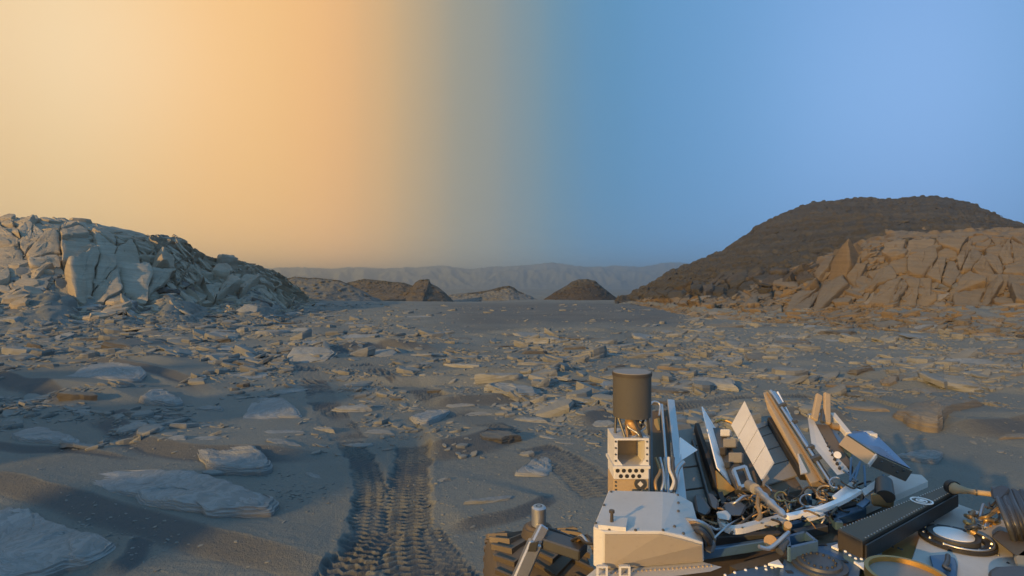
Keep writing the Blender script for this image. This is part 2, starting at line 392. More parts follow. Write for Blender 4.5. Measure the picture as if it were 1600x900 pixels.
def ground_z(X, Y, fine=True, grain_shade=None):
    r = np.hypot(X, Y)
    z = -4.2 * sstep(55, 190, r) - 4.0 * sstep(190, 700, r)
    z = z + fbm2(X / 7, Y / 7, 3, 1) * 0.07 * sstep(5, 14, r) + fbm2(X / 28, Y / 28, 3, 2) * 0.30 * sstep(16, 40, r)
    z = z + fbm2(X / 1.6, Y / 1.6, 3, 5) * 0.018 + (1 - sstep(7, 11, r)) * (0.0035 * perlin2(X / 0.17 + 0.5 * perlin2(X, Y, 3), Y / 0.055, 13) * sstep(-.2, .4, perlin2(X / 1.1, Y / 1.3, 14)))
    # wind ripples with sharp crests, long across the view
    wx = X + 0.8 * perlin2(X / 3.1, Y / 3.1, 8); wy = Y + 0.9 * perlin2(X / 3.7, Y / 2.9, 9)
    ph = (wy * 0.93 + wx * 0.34) / 1.55
    fr = ph - np.floor(ph); shape = np.where(fr < 0.24, fr / 0.24, 1 - (fr - 0.24) / 0.76)
    amp = np.clip(fbm2(X / 4.2, Y / 4.2, 2, 11) * 1.3 + 0.15, 0, 1) * sstep(5.5, 8.5, r) * (1 - sstep(24, 34, r))
    z = z + 0.16 * amp * shape
    if fine:
        near = (r < 26) & (Y > 0)
        Xn, Yn = X[near], Y[near]; dz = np.zeros(Xn.shape); lee_shade = np.zeros(Xn.shape)
        for pts, A, Ls in CREST_L:
            Xw = Xn + 0.06 * perlin2(Xn / 0.9, Yn / 0.9, 21); Yw = Yn + 0.06 * perlin2(Xn / 0.9, Yn / 0.9, 22)
            d, par, L = seg_dist(Xw, Yw, pts)
            win = sstep(0, 0.22 * L, par) * (1 - sstep(0.8 * L, L, par))
            Ll = A * 2.3
            h = np.where(d < 0, np.exp(d / Ls), np.clip(1 - d / Ll, 0, 1))
            ends = (par < 1e-4) | (par > L - 1e-4)
            dz = np.where(ends, dz, np.maximum(dz, A * win * h))
            lee_shade = np.where(ends, lee_shade, np.maximum(lee_shade, win * 0.75 * sstep(-0.02, 0.03, d) * (1 - sstep(Ll * 0.75, Ll * 1.25, d))))  # lee faces darkened as if shaded
        trk = np.zeros(Xn.shape)
        for i, (pts, hw, dep, brm, pat) in enumerate(TRACK_L):
            d, par, L = seg_dist(Xn, Yn, pts)
            edge = 0.045 * perlin2(Xn / 0.22, Yn / 0.22, 31 + i) + 0.02 * perlin2(Xn / 0.07, Yn / 0.07, 33 + i)
            ins = 1 - sstep(hw - 0.03, hw + 0.02, np.abs(d) + edge)
            ins = ins * sstep(0, 0.06, par) * (1 - sstep(L - 0.06, L, par))
            ins = ins * (1 - pat + pat * sstep(-0.1, 0.25, fbm2(Xn / 0.9, Yn / 0.9, 2, 91 + i)))
            zig = np.abs(((d / hw) * 1.5 + 10) % 1.0 - 0.5) * 2
            per = 0.072
            ph = (par + zig * 0.032 + 0.02 * perlin2(Xn / 0.35, Yn / 0.35, 41) + 0.006 * perlin2(Xn / 0.08, Yn / 0.08, 43)) / per
            cl = (0.5 + 0.5 * np.cos(2 * math.pi * ph)) ** 2
            wear = np.clip(0.85 + 0.8 * perlin2(Xn / 0.45, Yn / 0.35, 51 + i), 0.1, 1.15)
            rough_ = 0.006 * perlin2(Xn / 0.09, Yn / 0.07, 61)
            dz = dz * (1 - ins * 0.8) + ins * (-dep + 0.03 * cl * wear + rough_)
            berm = np.exp(-((np.abs(d) - hw - 0.045) / 0.04) ** 2) * (0.5 + 0.5 * perlin2(Xn / 0.2, Yn / 0.2, 71)) * 0.035 * brm
            berm = berm * sstep(0, 0.06, par) * (1 - sstep(L - 0.06, L, par))
            dz = dz + np.where(ins < 0.5, berm, 0)
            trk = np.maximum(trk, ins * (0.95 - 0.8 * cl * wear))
        z = z.copy(); z[near] += dz
        if grain_shade is not None:
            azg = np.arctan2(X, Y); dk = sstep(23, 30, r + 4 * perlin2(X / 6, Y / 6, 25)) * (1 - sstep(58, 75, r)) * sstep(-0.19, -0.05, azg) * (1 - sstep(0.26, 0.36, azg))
            grain_shade[:] = 0.62 * dk * (0.8 + 0.3 * perlin2(X / 5, Y / 2, 27))
            grain_shade[near] = np.clip(np.maximum(np.maximum(lee_shade, trk), grain_shade[near]), 0, 1)
    return z
def surface_z(X, Y):
    X = np.atleast_1d(np.asarray(X, float)); Y = np.atleast_1d(np.asarray(Y, float))
    az = np.arctan2(X, Y); r = np.hypot(X, Y)
    return np.maximum(np.maximum(ground_z(X, Y), hill_profile(KL, az, r)[0]), hill_profile(KR, az, r)[0])

# ground sheet: polar, finest where the photograph looks
az = np.concatenate([np.linspace(-math.pi, D(-52), 110, endpoint=False), np.linspace(D(-52), D(52), 1350, endpoint=False), np.linspace(D(52), math.pi, 110, endpoint=False)])
rows_py = np.concatenate([np.linspace(1300, 915, 60, endpoint=False), np.linspace(915, 470, 560, endpoint=False), np.linspace(470, 446.2, 60)])
rr = np.concatenate([[0.02, 0.5, 1.0], F * CH / (rows_py - HY), [1900, 2600, 4000, 7000]])
# range along the view axis: rows of constant depth in front, circles behind
ca = np.cos(az); stretch = np.where(np.abs(az) < D(52), 1 / np.maximum(ca, 0.6), 1 / 0.6157)
RR = rr[:, None] * stretch[None, :]
RR = np.minimum(RR, 6500)
GX = np.sin(az)[None, :] * RR; GY = np.cos(az)[None, :] * RR
grain_shade = np.zeros(GX.shape)
GZ = ground_z(GX, GY, True, grain_shade)
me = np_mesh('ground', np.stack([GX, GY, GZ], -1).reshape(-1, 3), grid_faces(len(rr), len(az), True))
a_ = me.attributes.new('grain_shade', 'FLOAT', 'POINT'); a_.data.foreach_set('value', grain_shade.ravel().astype(np.float32))
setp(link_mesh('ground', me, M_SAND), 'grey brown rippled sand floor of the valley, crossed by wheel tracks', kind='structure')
del GX, GY, GZ, RR

# ------------------------------------------------------------------ left rocky hill and right mound
def hill_mesh(name, K, az, prms, disp, mats, pick):
    A, P_ = np.meshgrid(az, prms)          # rows along the profile
    V = hill_at(K, A, np.clip(P_, 0, K[1].shape[1] - 1))
    n = K[1].shape[1] - 1
    back = np.maximum(P_ - n, 0)[..., None]
    out_dir = np.stack([np.sin(A), np.cos(A), 0 * A], -1)
    V = V + out_dir * back * 22 + np.array([0, 0, -1]) * (back * 2.0 + 1.5 * back ** 2)
    front = np.maximum(-P_, 0)[..., None]
    V = V - out_dir * front * 2.5 - np.array([0, 0, 1]) * front * 1.0
    du = np.gradient(V, axis=1); dv = np.gradient(V, axis=0)
    N = np.cross(du, dv); N /= np.maximum(np.linalg.norm(N, axis=-1, keepdims=True), 1e-9)
    N = np.where(N[..., 2:3] < 0, -N, N)
    V = V + N * disp(V, A, P_)[..., None]
    f = grid_faces(len(prms), len(az))
    me = np_mesh(name, V.reshape(-1, 3), f)
    o = link_mesh(name, me, mats)
    if len(mats) > 1:
        fc = np.array(pick(V, A, P_)).reshape(len(prms), len(az))[:-1, :-1].ravel()
        me.polygons.foreach_set('material_index', fc.astype(np.int32))
    o['kind'] = 'structure'
    return o
def disp_left(V, A, P_):
    x, y, z = V[..., 0], V[..., 1], V[..., 2]
    s = A * 36
    d = fbm2(s / 3, z / 1.5 + P_, 4, 3) * 0.25 * sstep(-0.2, 0.6, P_)
    d1, d2, val = worley2(s / 1.3 + 0.2 * z, z / 0.9 + P_ * 2, 2)
    cl = sstep(0.8, 1.1, P_) * (1 - sstep(2.9, 3.1, P_))
    d = d + cl * (0.35 * (val - 0.5) - 0.25 * (1 - sstep(0.0, 0.16, d2 - d1)))
    d1, d2, val = worley2(x / 0.55, y / 0.55, 5)
    tal = sstep(0, 0.3, P_) * (1 - sstep(0.9, 1.2, P_)) + sstep(2.9, 3.1, P_)
    d = d + tal * 0.10 * (val > 0.55) * (1 - sstep(0.25, 0.5, d1))
    return d - 0.02
hl_ = hill_mesh('rocky_hill', KL, np.concatenate([np.linspace(D(-134), D(-50), 120, endpoint=False), np.linspace(D(-50), D(-18.9), 560)]),
                np.concatenate([[-1, -.5], np.linspace(0, 1, 90, endpoint=False), np.linspace(1, 3, 150, endpoint=False), np.linspace(3, 5, 30)]),
                disp_left, [M_CLIFF, M_TALUS],
                lambda V, A, P_: ((P_ < 0.93 + 0.2 * perlin2(V[..., 0] / 2, V[..., 1] / 2, 4)) | (P_ > 2.93)))
setp(hl_, 'pale jointed rock ridge with blocky cliff and rubble slope, left of the valley')
def disp_right(V, A, P_):
    x, y, z = V[..., 0], V[..., 1], V[..., 2]
    s = A * 45
    d = fbm2(s / 4, z / 2.5 + P_, 4, 13) * 0.25 * sstep(-0.2, 0.6, P_)
    cl = sstep(0.8, 1.1, P_) * (1 - sstep(2.0, 2.3, P_))
    d1, d2, val = worley2((s + 0.9 * z) / 1.5, (z - 0.3 * s) / 0.8, 6)
    d = d + cl * (0.4 * (val - 0.5) - 0.3 * (1 - sstep(0.0, 0.14, d2 - d1)))
    dome = sstep(1.9, 2.4, P_)
    d1, d2, val = worley2(x / 0.8, (y * 0.6 + z * 0.8) / 0.7, 9)
    d = d + dome * (0.28 * val * (1 - sstep(0.2, 0.55, d1)) + 0.12 * fbm2(s / 1.2, z / 0.5, 3, 15))
    lz = z * 1.15 + 0.5 * perlin2(s / 6, z / 6, 17); led = (lz % 1.0); led = sstep(0.0, 0.25, led) - led
    lz2 = z * 3.1 + 0.4 * perlin2(s / 3, z / 3, 18); d = d + dome * (1 - 0.8 * sstep(4.0, 4.9, P_)) * (0.6 * led * (0.5 + 0.7 * perlin2(s / 9, z / 4, 19)) + 0.12 * ((lz2 % 1.0) - 0.5))
    d = d - dome * 0.35 * np.abs(perlin2(s / 5 + 0.25 * z, z / 30, 23)) * sstep(2.2, 3.2, P_) * (1 - sstep(4.2, 4.9, P_))
    d1, d2, val = worley2(x / 0.6, y / 0.6, 12)
    d = d + sstep(0, 0.3, P_) * (1 - sstep(0.9, 1.2, P_)) * 0.10 * (val > 0.5) * (1 - sstep(0.25, 0.5, d1))
    return d - 0.02
def pick_right(V, A, P_):
    n_ = perlin2(V[..., 0] / 3, V[..., 1] / 3, 14) * 0.5 + perlin2(V[..., 0] / 0.9, V[..., 2] / 0.9, 15) * 0.35
    lim = np.interp(A, [math.atan(v) for v in ((1000 - 800) / F, (1130 - 800) / F, (1240 - 800) / F, (1310 - 800) / F, (1400 - 800) / F)], [1.3, 1.35, 1.8, 2.8, 3.15])
    k = np.where(P_ > lim + 0.35 * n_, 1, 0)
    return np.where(P_ < 0.9 + 0.3 * n_, 2, k)
hr_ = hill_mesh('mound_hill', KR, np.concatenate([np.linspace(D(10.7), D(46), 620, endpoint=False), np.linspace(D(46), D(95), 70)]),
                np.concatenate([[-1, -.5], np.linspace(0, 1, 70, endpoint=False), np.linspace(1, 2, 110, endpoint=False), np.linspace(2, 5, 260, endpoint=False), np.linspace(5, 7, 25)]),
                disp_right, [M_TAN, M_CAP, M_TALUS], pick_right)
setp(hr_, 'big rounded mound with dark rubble cap over orange lit fractured cliff, right of the valley')

# ------------------------------------------------------------------ buttes down the valley, crater rim
def butte(name, sil, Yc, foot_py, label, mat, front=1.9, back=2.5, seed=1, rim=None, amp=0.35, flat=0.0):
    zf = CH - (foot_py - HY) / F * Yc
    xs = np.array([(p[0] - CX) / F * Yc for p in sil]); zs = np.array([CH - (p[1] - HY) / F * Yc for p in sil])
    nx, ny = 190, 120
    x = np.linspace(xs[0], xs[-1], nx); H = np.maximum(np.interp(x, xs, zs) - zf, 0.0)
    ker = np.hanning(7); ker /= ker.sum()
    v = np.concatenate([np.linspace(-1.1, 0, ny * 2 // 3, endpoint=False), np.linspace(0, 1, ny // 3)])
    Hm = H.max()
    ext_f = front * (0.35 * Hm + 0.65 * H); ext_b = back * (0.35 * Hm + 0.65 * H)
    X, Vv = np.meshgrid(x, v)
    ext = np.where(Vv < 0, ext_f[None, :], ext_b[None, :])
    Y = Yc + Vv * ext
    a = np.clip(1 - np.abs(Vv), 0, 1)
    prof = np.where(a > 0.72, 0.62 + (a - 0.72) / 0.28 * 0.38, a / 0.72 * 0.62) if rim else a
    prof = np.where(a > 1 - flat, 1.0, prof / np.maximum(1e-6, 1)) if flat else prof
    Z = zf + H[None, :] * prof - 1.2 * (np.abs(Vv) > 1)
    k = sstep(0.0, 0.25, a) * sstep(0, 1.0, H)[None, :]
    Z = Z + k * amp * (fbm2(X / 3, (Y + Z) / 3, 4, seed) * 0.6 + 0.5 * (sstep(0, .3, (Z * 0.9 + .4 * perlin2(X / 8, Y / 8, seed)) % 1.0) - (Z * 0.9 + .4 * perlin2(X / 8, Y / 8, seed)) % 1.0) * 1.1) * (1 - 0.75 * sstep(0.9, 1.0, a))
    d1, d2, val = worley2(X / 1.0, (Y * .5 + Z) / 0.9, seed); Y = Y - k * amp * 1.3 * val * (1 - sstep(0.2, 0.5, d1))
    Z[:, 0] -= 0.5; Z[:, -1] -= 0.5
    me = np_mesh(name, np.stack([X, Y, Z], -1).reshape(-1, 3), grid_faces(len(v), nx))
    o = link_mesh(name, me, mat)
    if isinstance(mat, list) and len(mat) > 1:
        fc = ((prof + 0.10 * perlin2(X / 2, Z / 1.0, seed + 4)) > (rim or 0.8)) & (H[None, :] > 0.55 * Hm)
        me.polygons.foreach_set('material_index', fc[:-1, :-1].ravel().astype(np.int32))
    return setp(o, label, kind='structure')
butte('low_mesa', [(425, 452), (445, 436), (462, 432), (490, 434), (530, 438), (550, 446), (572, 458), (592, 470)], 95, 472, 'low flat mesa joining the foot of the pale left ridge', [M_MESA, M_CAP], 2.6, 3, 3, 0.93, 0.45)
butte('distant_ridge', [(525, 452), (545, 441), (568, 436), (600, 439), (632, 442), (650, 448), (668, 456)], 165, 462, 'dark distant ridge seen between the low mesa and the pointed butte', [M_FAR, M_CAP], 2, 3, 5, 0.8, 0.6)
butte('pointed_butte', [(585, 473), (600, 467), (616, 461.5), (630, 459), (641, 450), (650, 441), (655, 437.5), (668, 435.5), (671, 436), (673, 443), (684, 448), (694, 456), (702, 464), (711, 473)], 110, 473, 'small pointed butte with a lit left flank and square tip', [M_FAR, M_CAP], 2.0, 2.2, 7, 0.9, 0.35)
butte('long_ridge', [(690, 468), (704, 460), (740, 457), (765, 453), (780, 449), (795, 446), (803, 449), (810, 455), (828, 462), (848, 472)], 125, 472, 'long low ridge with dark ledge, between the pointed and the rounded butte', [M_MESA, M_CAP], 2.4, 2.5, 9, 0.78, 0.35)
butte('rounded_butte', [(840, 473), (852, 466), (868, 456), (884, 447), (894, 440), (905, 436.5), (918, 436), (930, 439), (938, 446), (952, 457), (972, 471)], 112, 474, 'rounded dark capped butte standing alone before the crater rim', [M_BUTTE, M_CAP], 1.9, 2.2, 11, 0.74, 0.3)
# far crater wall
aa = np.linspace(D(-75), D(75), 900); vv = np.linspace(0, 1.3, 60)
pxs = [0, 300, 430, 470, 520, 560, 600, 650, 690, 730, 760, 800, 860, 890, 920, 960, 1000, 1055, 1100, 1200, 1600]
pys = [423, 421, 420, 418, 420, 419, 420, 418, 415, 419, 418, 415, 411, 413, 416, 415, 417, 413, 416, 420, 418]
tops = np.interp(np.tan(np.clip(aa, -1.2, 1.2)), [(p - CX) / F for p in pxs], pys)
AA, VV = np.meshgrid(aa, vv); R0 = 1350.0
Rg = R0 + 330 * VV
Hh = (HY - tops)[None, :] / F * 1680 * np.cos(AA) / np.cos(AA)
nz_ = 1 - np.abs(perlin2(AA * 26, VV * 2.2, 3)) * 1.2
nz2 = 1 - np.abs(perlin2(AA * 70, VV * 4, 5))
Zr = -9 + (Hh + 11) * np.where(VV < 1, sstep(0, 1.0, VV) * 0.45 + 0.55 * VV, 1 - (VV - 1) * 1.2) + (nz_ * 20 + nz2 * 12 - 19) * np.sin(np.clip(VV, 0, 1) * math.pi) + perlin2(AA * 120, VV * 6, 8) * 2.0 + 5 * fbm2(AA * 14, VV * 0.5, 4, 31) * VV
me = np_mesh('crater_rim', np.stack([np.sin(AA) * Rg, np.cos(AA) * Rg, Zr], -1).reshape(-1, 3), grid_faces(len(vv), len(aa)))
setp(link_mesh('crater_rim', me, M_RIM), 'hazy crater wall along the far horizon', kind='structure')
# ------------------------------------------------------------------ the jointed blocks of the two cliffs: one object each
def clip_poly(poly, n, c):
    out_ = []
    for i in range(len(poly)):
        a, b = poly[i], poly[(i + 1) % len(poly)]
        da, db = n @ a - c, n @ b - c
        if da <= 0: out_.append(a)
        if (da < 0) != (db < 0) and abs(da - db) > 1e-12: out_.append(a + (b - a) * (da / (da - db)))
    return out_
def voronoi(sites, bounds):
    x0, x1, y0, y1 = bounds; cells = []
    for i, s in enumerate(sites):
        poly = [np.array(p, float) for p in ((x0, y0), (x1, y0), (x1, y1), (x0, y1))]
        d = np.hypot(*(sites - s).T); order = np.argsort(d)[1:25]
        for j in order:
            n = sites[j] - s; poly = clip_poly(poly, n, n @ (sites[j] + s) / 2)
            if len(poly) < 3: break
        if len(poly) >= 3: cells.append(np.array(poly))
    return cells
def area(p): x, y = p[:, 0], p[:, 1]; return 0.5 * abs(np.dot(x, np.roll(y, 1)) - np.dot(y, np.roll(x, 1)))
def split_cells(cells, big, r_, angs=(0.15, 1.2, 2.2)):
    out_ = []
    for p in cells:
        if area(p) > big and r_.random() < 0.75:
            c = p.mean(0) + r_.normal(0, 3, 2); a = r_.choice(angs) + r_.normal(0, 0.25); n = np.array([-math.sin(a), math.cos(a)])
            for sgn in (1, -1):
                q = clip_poly(list(p), n * sgn, (n * sgn) @ c)
                if len(q) >= 3: out_.append(np.array(q))
        else: out_.append(p)
    return out_
def cliff_blocks(hill, K, cells, to_prm, depth, mat, r_, gap=0.93, strata=(0.16, 0.03), tilt=0.35, rough=1.0):
    """cells: polygons in (column, q*100) space"""
    def S(p):
        azz = np.arctan((p[:, 0] - CX) / F); return hill_at(K, azz, to_prm(p[:, 0], p[:, 1] / 100.0))
    for p in cells:
        c = p.mean(0)
        # walk round the polygon, about 22 points, a little ragged
        nseg = 26; e = np.roll(p, -1, 0) - p; L = np.hypot(*e.T); tot = L.sum()
        if tot < 9: continue
        ts = np.linspace(0, tot, nseg, endpoint=False); cum = np.concatenate([[0], np.cumsum(L)])
        pts = []
        for t_ in ts:
            i = min(np.searchsorted(cum, t_, side='right') - 1, len(p) - 1)
            pts.append(p[i] + e[i] * (t_ - cum[i]) / L[i])
        pts = np.array(pts)
        pts = c + (pts - c) * (1 + r_.normal(0, 0.03, (nseg, 1)))
        eps = 1.0
        o3 = S(np.array([c, c + [eps, 0], c + [0, eps]])); N = np.cross(o3[1] - o3[0], o3[2] - o3[0]); N /= np.linalg.norm(N)
        if N[1] > 0: N = -N
        size = math.sqrt(area(p)); msize = np.linalg.norm(o3[1] - o3[0]) * size
        d = depth * np.clip(msize, 0.5, 2.2) * r_.uniform(0.35, 1.0)
        g = r_.normal(0, tilt, 2) * d / max(size, 1)
        rings = []
        for sc, dd in ((1.0, -0.5), (1.0, 0.3), (0.985, 0.65), (0.95, 0.86), (0.87, 0.96), (0.72, 1.0), (0.5, 1.03), (0.25, 1.04)):
            q = c + (pts - c) * sc * gap
            b3 = S(q)
            if dd > 0.5:
                # fronts are flatter than the hill: pull towards the block's own plane
                off = ((b3 - o3[0]) @ N)[:, None] * N; b3 = b3 - off * 0.65
            tl = ((q - c) @ g)[:, None]
            rings.append(b3 + N * ((d * dd + (tl if dd > 0 else 0)) if np.isscalar(tl) else (d * dd + (tl if dd > 0 else 0 * tl))))
        ctr = o3[0] + N * d * 1.02
        V = np.concatenate(rings + [ctr[None]])
        V = V + rough * 0.11 * np.stack([perlin3(V * 1.3, 1), perlin3(V * 1.3, 2), perlin3(V * 1.3, 3)], -1) * min(msize, 1.5)
        zz = V[:, 2] + 0.15 * V[:, 0] + 0.2 * perlin3(V * 0.4, 5)
        led = (zz / strata[0]) % 1.0
        V = V + N * ((led - 0.5) * strata[1] * 1.6 + rough * 0.05 * perlin3(V * 3, 7) + 0.025 * perlin3(V * 8, 8))[:, None]
        nr = len(rings)
        f4 = grid_faces(nr, nseg, True); last = (nr - 1) * nseg
        f3 = np.array([[last + i, last + (i + 1) % nseg, nr * nseg] for i in range(nseg)])
        a3 = V[f3[0]]; 
        if np.cross(a3[1] - a3[0], a3[2] - a3[0]) @ N < 0: f4 = f4[:, ::-1]; f3 = f3[:, ::-1]
        me = np_mesh('block', V, [f4, f3]); me.set_sharp_from_angle(angle=D(38))
        link_mesh('block', me, mat, hill)
r_ = np.random.default_rng(21)
sites = []
for q0, q1, wd in ((0.02, 0.16, 66), (0.16, 0.3, 72), (0.3, 0.45, 70), (0.45, 0.6, 60), (0.6, 0.73, 54), (0.73, 0.87, 50), (0.87, 1.0, 46)):
    x = -70
    while x < 462:
        k = np.interp(x, [200, 460], [1.0, 0.52]); sites.append((x + r_.uniform(-.3, .3) * wd * k + (q0 * 30), 100 * ((q0 + q1) / 2 + r_.uniform(-.06, .06)))); x += wd * k * r_.uniform(0.75, 1.2)
LS = np.array(sites)
cells = split_cells(voronoi(LS, (-110, 480, -4, 100)), 800, r_, (-0.25, 0.1, 0.3, 1.0))
cells = [c.mean(0) + (c - c.mean(0)) * (r_.uniform(0.8, 1.0) if r_.random() < .5 else 1.0) for c in cells if r_.random() > (0.4 if c[:, 1].mean() < 12 else 0.1)]
cliff_blocks(hl_, KL, cells, lambda px, q: 1.0 + 2.0 * q, 0.40, M_CLIFF, r_, 0.96, (0.16, 0.03), 0.6)
r_ = np.random.default_rng(33)
sites = []
for q0, q1, wd in ((0.02, 0.27, 54), (0.27, 0.54, 62), (0.54, 0.8, 60), (0.8, 1.0, 48)):
    x = 1265
    while x < 1690:
        sites.append((x + r_.uniform(-.35, .35) * wd, 100 * ((q0 + q1) / 2 + r_.uniform(-.11, .11)))); x += wd * r_.uniform(0.75, 1.3)
RS = np.array(sites); sh = np.array([[1, 0], [0.42, 1]])       # joints lean
def unshear(c): q = c.copy(); k = np.interp(q[:, 0], [1260, 1420, 1560], [0.62, 0.3, -0.05]); q[:, 0] = q[:, 0] + (q[:, 1] - 50) * k; return q
cells = split_cells(voronoi(RS, (1258, 1700, -6, 100)), 1250, r_, (0.1, 0.9, 1.3, 2.4))
cells = [unshear(c) for c in cells if r_.random() > (0.35 if c[:, 1].mean() < 14 else 0.08)]
cliff_blocks(hr_, KR, cells, lambda px, q: 1.0 + 1.0 * q, 0.42, M_TAN, r_, 0.935, (0.2, 0.03), 0.75, 0.4)
# smaller slanting fragments down the mound's left flank
sites = np.array([(x + r_.uniform(-9, 9), y + r_.uniform(-8, 8)) for y in range(4, 100, 17) for x in range(1040, 1262, 30)])
cells = [np.stack([c[:, 0] + (c[:, 1] - 50) * 0.7, c[:, 1]], -1) for c in voronoi(sites, (1030, 1270, -5, 104)) if r_.random() > 0.4]
cells = [c.mean(0) + (c - c.mean(0)) * r_.uniform(0.6, 1.0) for c in cells]
lowc = [c for c in cells if c[:, 1].mean() < 38 + 30 * ((c[:, 0].mean() - 1040) / 230) ** 2]; upc = [c for c in cells if not c[:, 1].mean() < 38 + 30 * ((c[:, 0].mean() - 1040) / 230) ** 2]
cliff_blocks(hr_, KR, lowc, lambda px, q: 0.75 + 1.0 * q, 0.32, M_TAN, r_, 0.9, (0.25, 0.03), 0.6)
cliff_blocks(hr_, KR, upc, lambda px, q: 1.0 + 1.0 * q, 0.32, M_FAR, r_, 0.9, (0.25, 0.03), 0.6)
# ------------------------------------------------------------------ loose rocks
M_LEDGE = make_rock('ledge_rock', (0.27, 0.288, 0.295), (0.39, 0.408, 0.415), 0.2, 60.0, 0.6, 0.015, True, 2.0)
M_TANROCK = make_rock('tan_slab_rock', (0.22, 0.195, 0.16), (0.32, 0.285, 0.235), 0.3, 38.0, 0.55, 0.012, True, 2.0)
def rock_mesh(name, seed, aspect, H, wedge, terr=0, nseg=40, low=False):
    """slab about one unit long, lying in the sand; wedge: how far one end sinks into it; terr: stepped layers on one side"""
    q = np.random.default_rng(seed)
    nc = q.integers(6, 11); th = np.sort(np.linspace(0, 2 * math.pi, nc, endpoint=False) + q.uniform(-.32, .32, nc)); rad = q.uniform(0.36, 0.54, nc)
    corners = np.stack([np.cos(th) * rad, np.sin(th) * rad * aspect], -1)
    k = np.argmax(np.abs(corners[:, 0])); corners[k, 0] *= 1.2
    per = np.roll(corners, -1, 0) - corners; L = np.hypot(*per.T); cum = np.concatenate([[0], np.cumsum(L)])
    ts = np.linspace(0, cum[-1], nseg, endpoint=False); o = []
    for t_ in ts:
        i = min(np.searchsorted(cum, t_, side='right') - 1, nc - 1); o.append(corners[i] + per[i] * (t_ - cum[i]) / L[i])
    o = np.array(o); ang = q.uniform(0, 2 * math.pi); dv = np.array([math.cos(ang) * 1.0, math.sin(ang) * 0.8])
    rg = [(0.97, -0.35), (1.0, 0.1), (1.03, 0.45), (1.0, 0.8), (0.95, 0.97), (0.8, 1.03), (0.55, 1.07), (0.28, 1.08)] if not low else [(0.97, -0.4), (1.02, 0.45), (0.92, 0.97), (0.5, 1.07)]
    if not low and H < 0.31 and wedge > 0.75: rg = [(0.98, -0.35), (1.0, 0.05), (1.005, 0.26), (0.97, 0.3), (0.965, 0.52), (0.925, 0.56), (0.915, 0.78), (0.86, 0.84), (0.84, 0.97), (0.7, 1.03), (0.5, 1.06), (0.25, 1.05)]
    V = []
    for sc, zf in rg:
        p = o * sc
        w_ = np.clip(0.5 + (p @ dv) * 1.15, 0, 1) if wedge else np.ones(len(p))
        h = H * ((1 - wedge) + wedge * w_)
        z = h * zf if zf > 0 else np.full(len(p), zf * H)
        if terr and zf > 0.9:
            s = (p @ np.array([-dv[1], dv[0]])) * 6 * terr; z = z - H * 0.13 * np.clip(np.floor(s + 0.7), 0, 4)
        V.append(np.column_stack([p, z]))
    cz = H * ((1 - wedge) + wedge * 0.5) * 1.08; V.append(np.array([[0, 0, cz]])); V = np.concatenate(V)
    amp_ = min(1.0, aspect * 1.4) * 0.035
    V = V + amp_ * np.stack([perlin3(V * 4, seed % 50), perlin3(V * 4, seed % 50 + 1), 0.7 * perlin3(V * 4, seed % 50 + 2)], -1)
    if not low:
        led = ((V[:, 2] / H * 5 + perlin3(V * 3, 4)) % 1.0) - 0.5
        side = np.concatenate([np.full(nseg, 1.0 if 0 < zf < 0.9 else 0.0) for _, zf in rg] + [np.zeros(1)])
        nrm = V[:, :2] / np.maximum(np.linalg.norm(V[:, :2], axis=1, keepdims=True), 1e-6)
        V[:, :2] += nrm * (led * side * 0.035)[:, None]
        V[:, 2] += 0.012 * perlin3(V * 14, 9) + 0.03 * min(1.0, H / 0.2) * perlin3(V * 5, 11)
    nr = len(rg); f4 = grid_faces(nr, nseg, True); last = (nr - 1) * nseg
    f3 = np.array([[last + i, last + (i + 1) % nseg, nr * nseg] for i in range(nseg)])
    return V, f4, f3
def rock_me(*a, **k):
    V, f4, f3 = rock_mesh(*a, **k); me = np_mesh('rock', V, [f4, f3]); me.set_sharp_from_angle(angle=D(32)); return me
KINDS = {  # aspect, height, wedge, terraces
    'flat': [(0.62, 0.10, 0.5, 0), (0.75, 0.12, 0.6, 1), (0.55, 0.09, 0.7, 0), (0.7, 0.13, 0.45, 1)],
    'wedge': [(0.6, 0.26, 0.9, 0), (0.7, 0.24, 0.85, 1), (0.5, 0.28, 0.9, 1), (0.65, 0.22, 0.95, 0), (0.55, 0.3, 0.8, 0)],
    'block': [(0.7, 0.36, 0.35, 0), (0.8, 0.42, 0.5, 1), (0.65, 0.34, 0.4, 0), (0.75, 0.4, 0.6, 0)],
    'long': [(0.24, 0.13, 0.5, 0), (0.3, 0.16, 0.7, 0), (0.22, 0.12, 0.4, 1)]}
PROTO = {k: [[rock_me('rock', hash_ * 10 + i + 100, *a) for m_ in (0,)][0] for i, a in enumerate(v)] for hash_, (k, v) in enumerate(KINDS.items())}
PROTO_D = {}; PROTO_T = {}
for k, v in PROTO.items():
    PROTO_D[k] = [me.copy() for me in v]; PROTO_T[k] = [me.copy() for me in v]
    for me in PROTO_T[k]: me.materials.append(M_TANROCK)
    for me in v: me.materials.append(M_ROCK)
    for me in PROTO_D[k]: me.materials.append(M_ROCKD)
def normal_at(x, y, e=0.35):
    z = surface_z([x - e, x + e, x, x], [y, y, y - e, y + e]); n = Vector((-(z[1] - z[0]) / (2 * e), -(z[3] - z[2]) / (2 * e), 1)); return n.normalized()
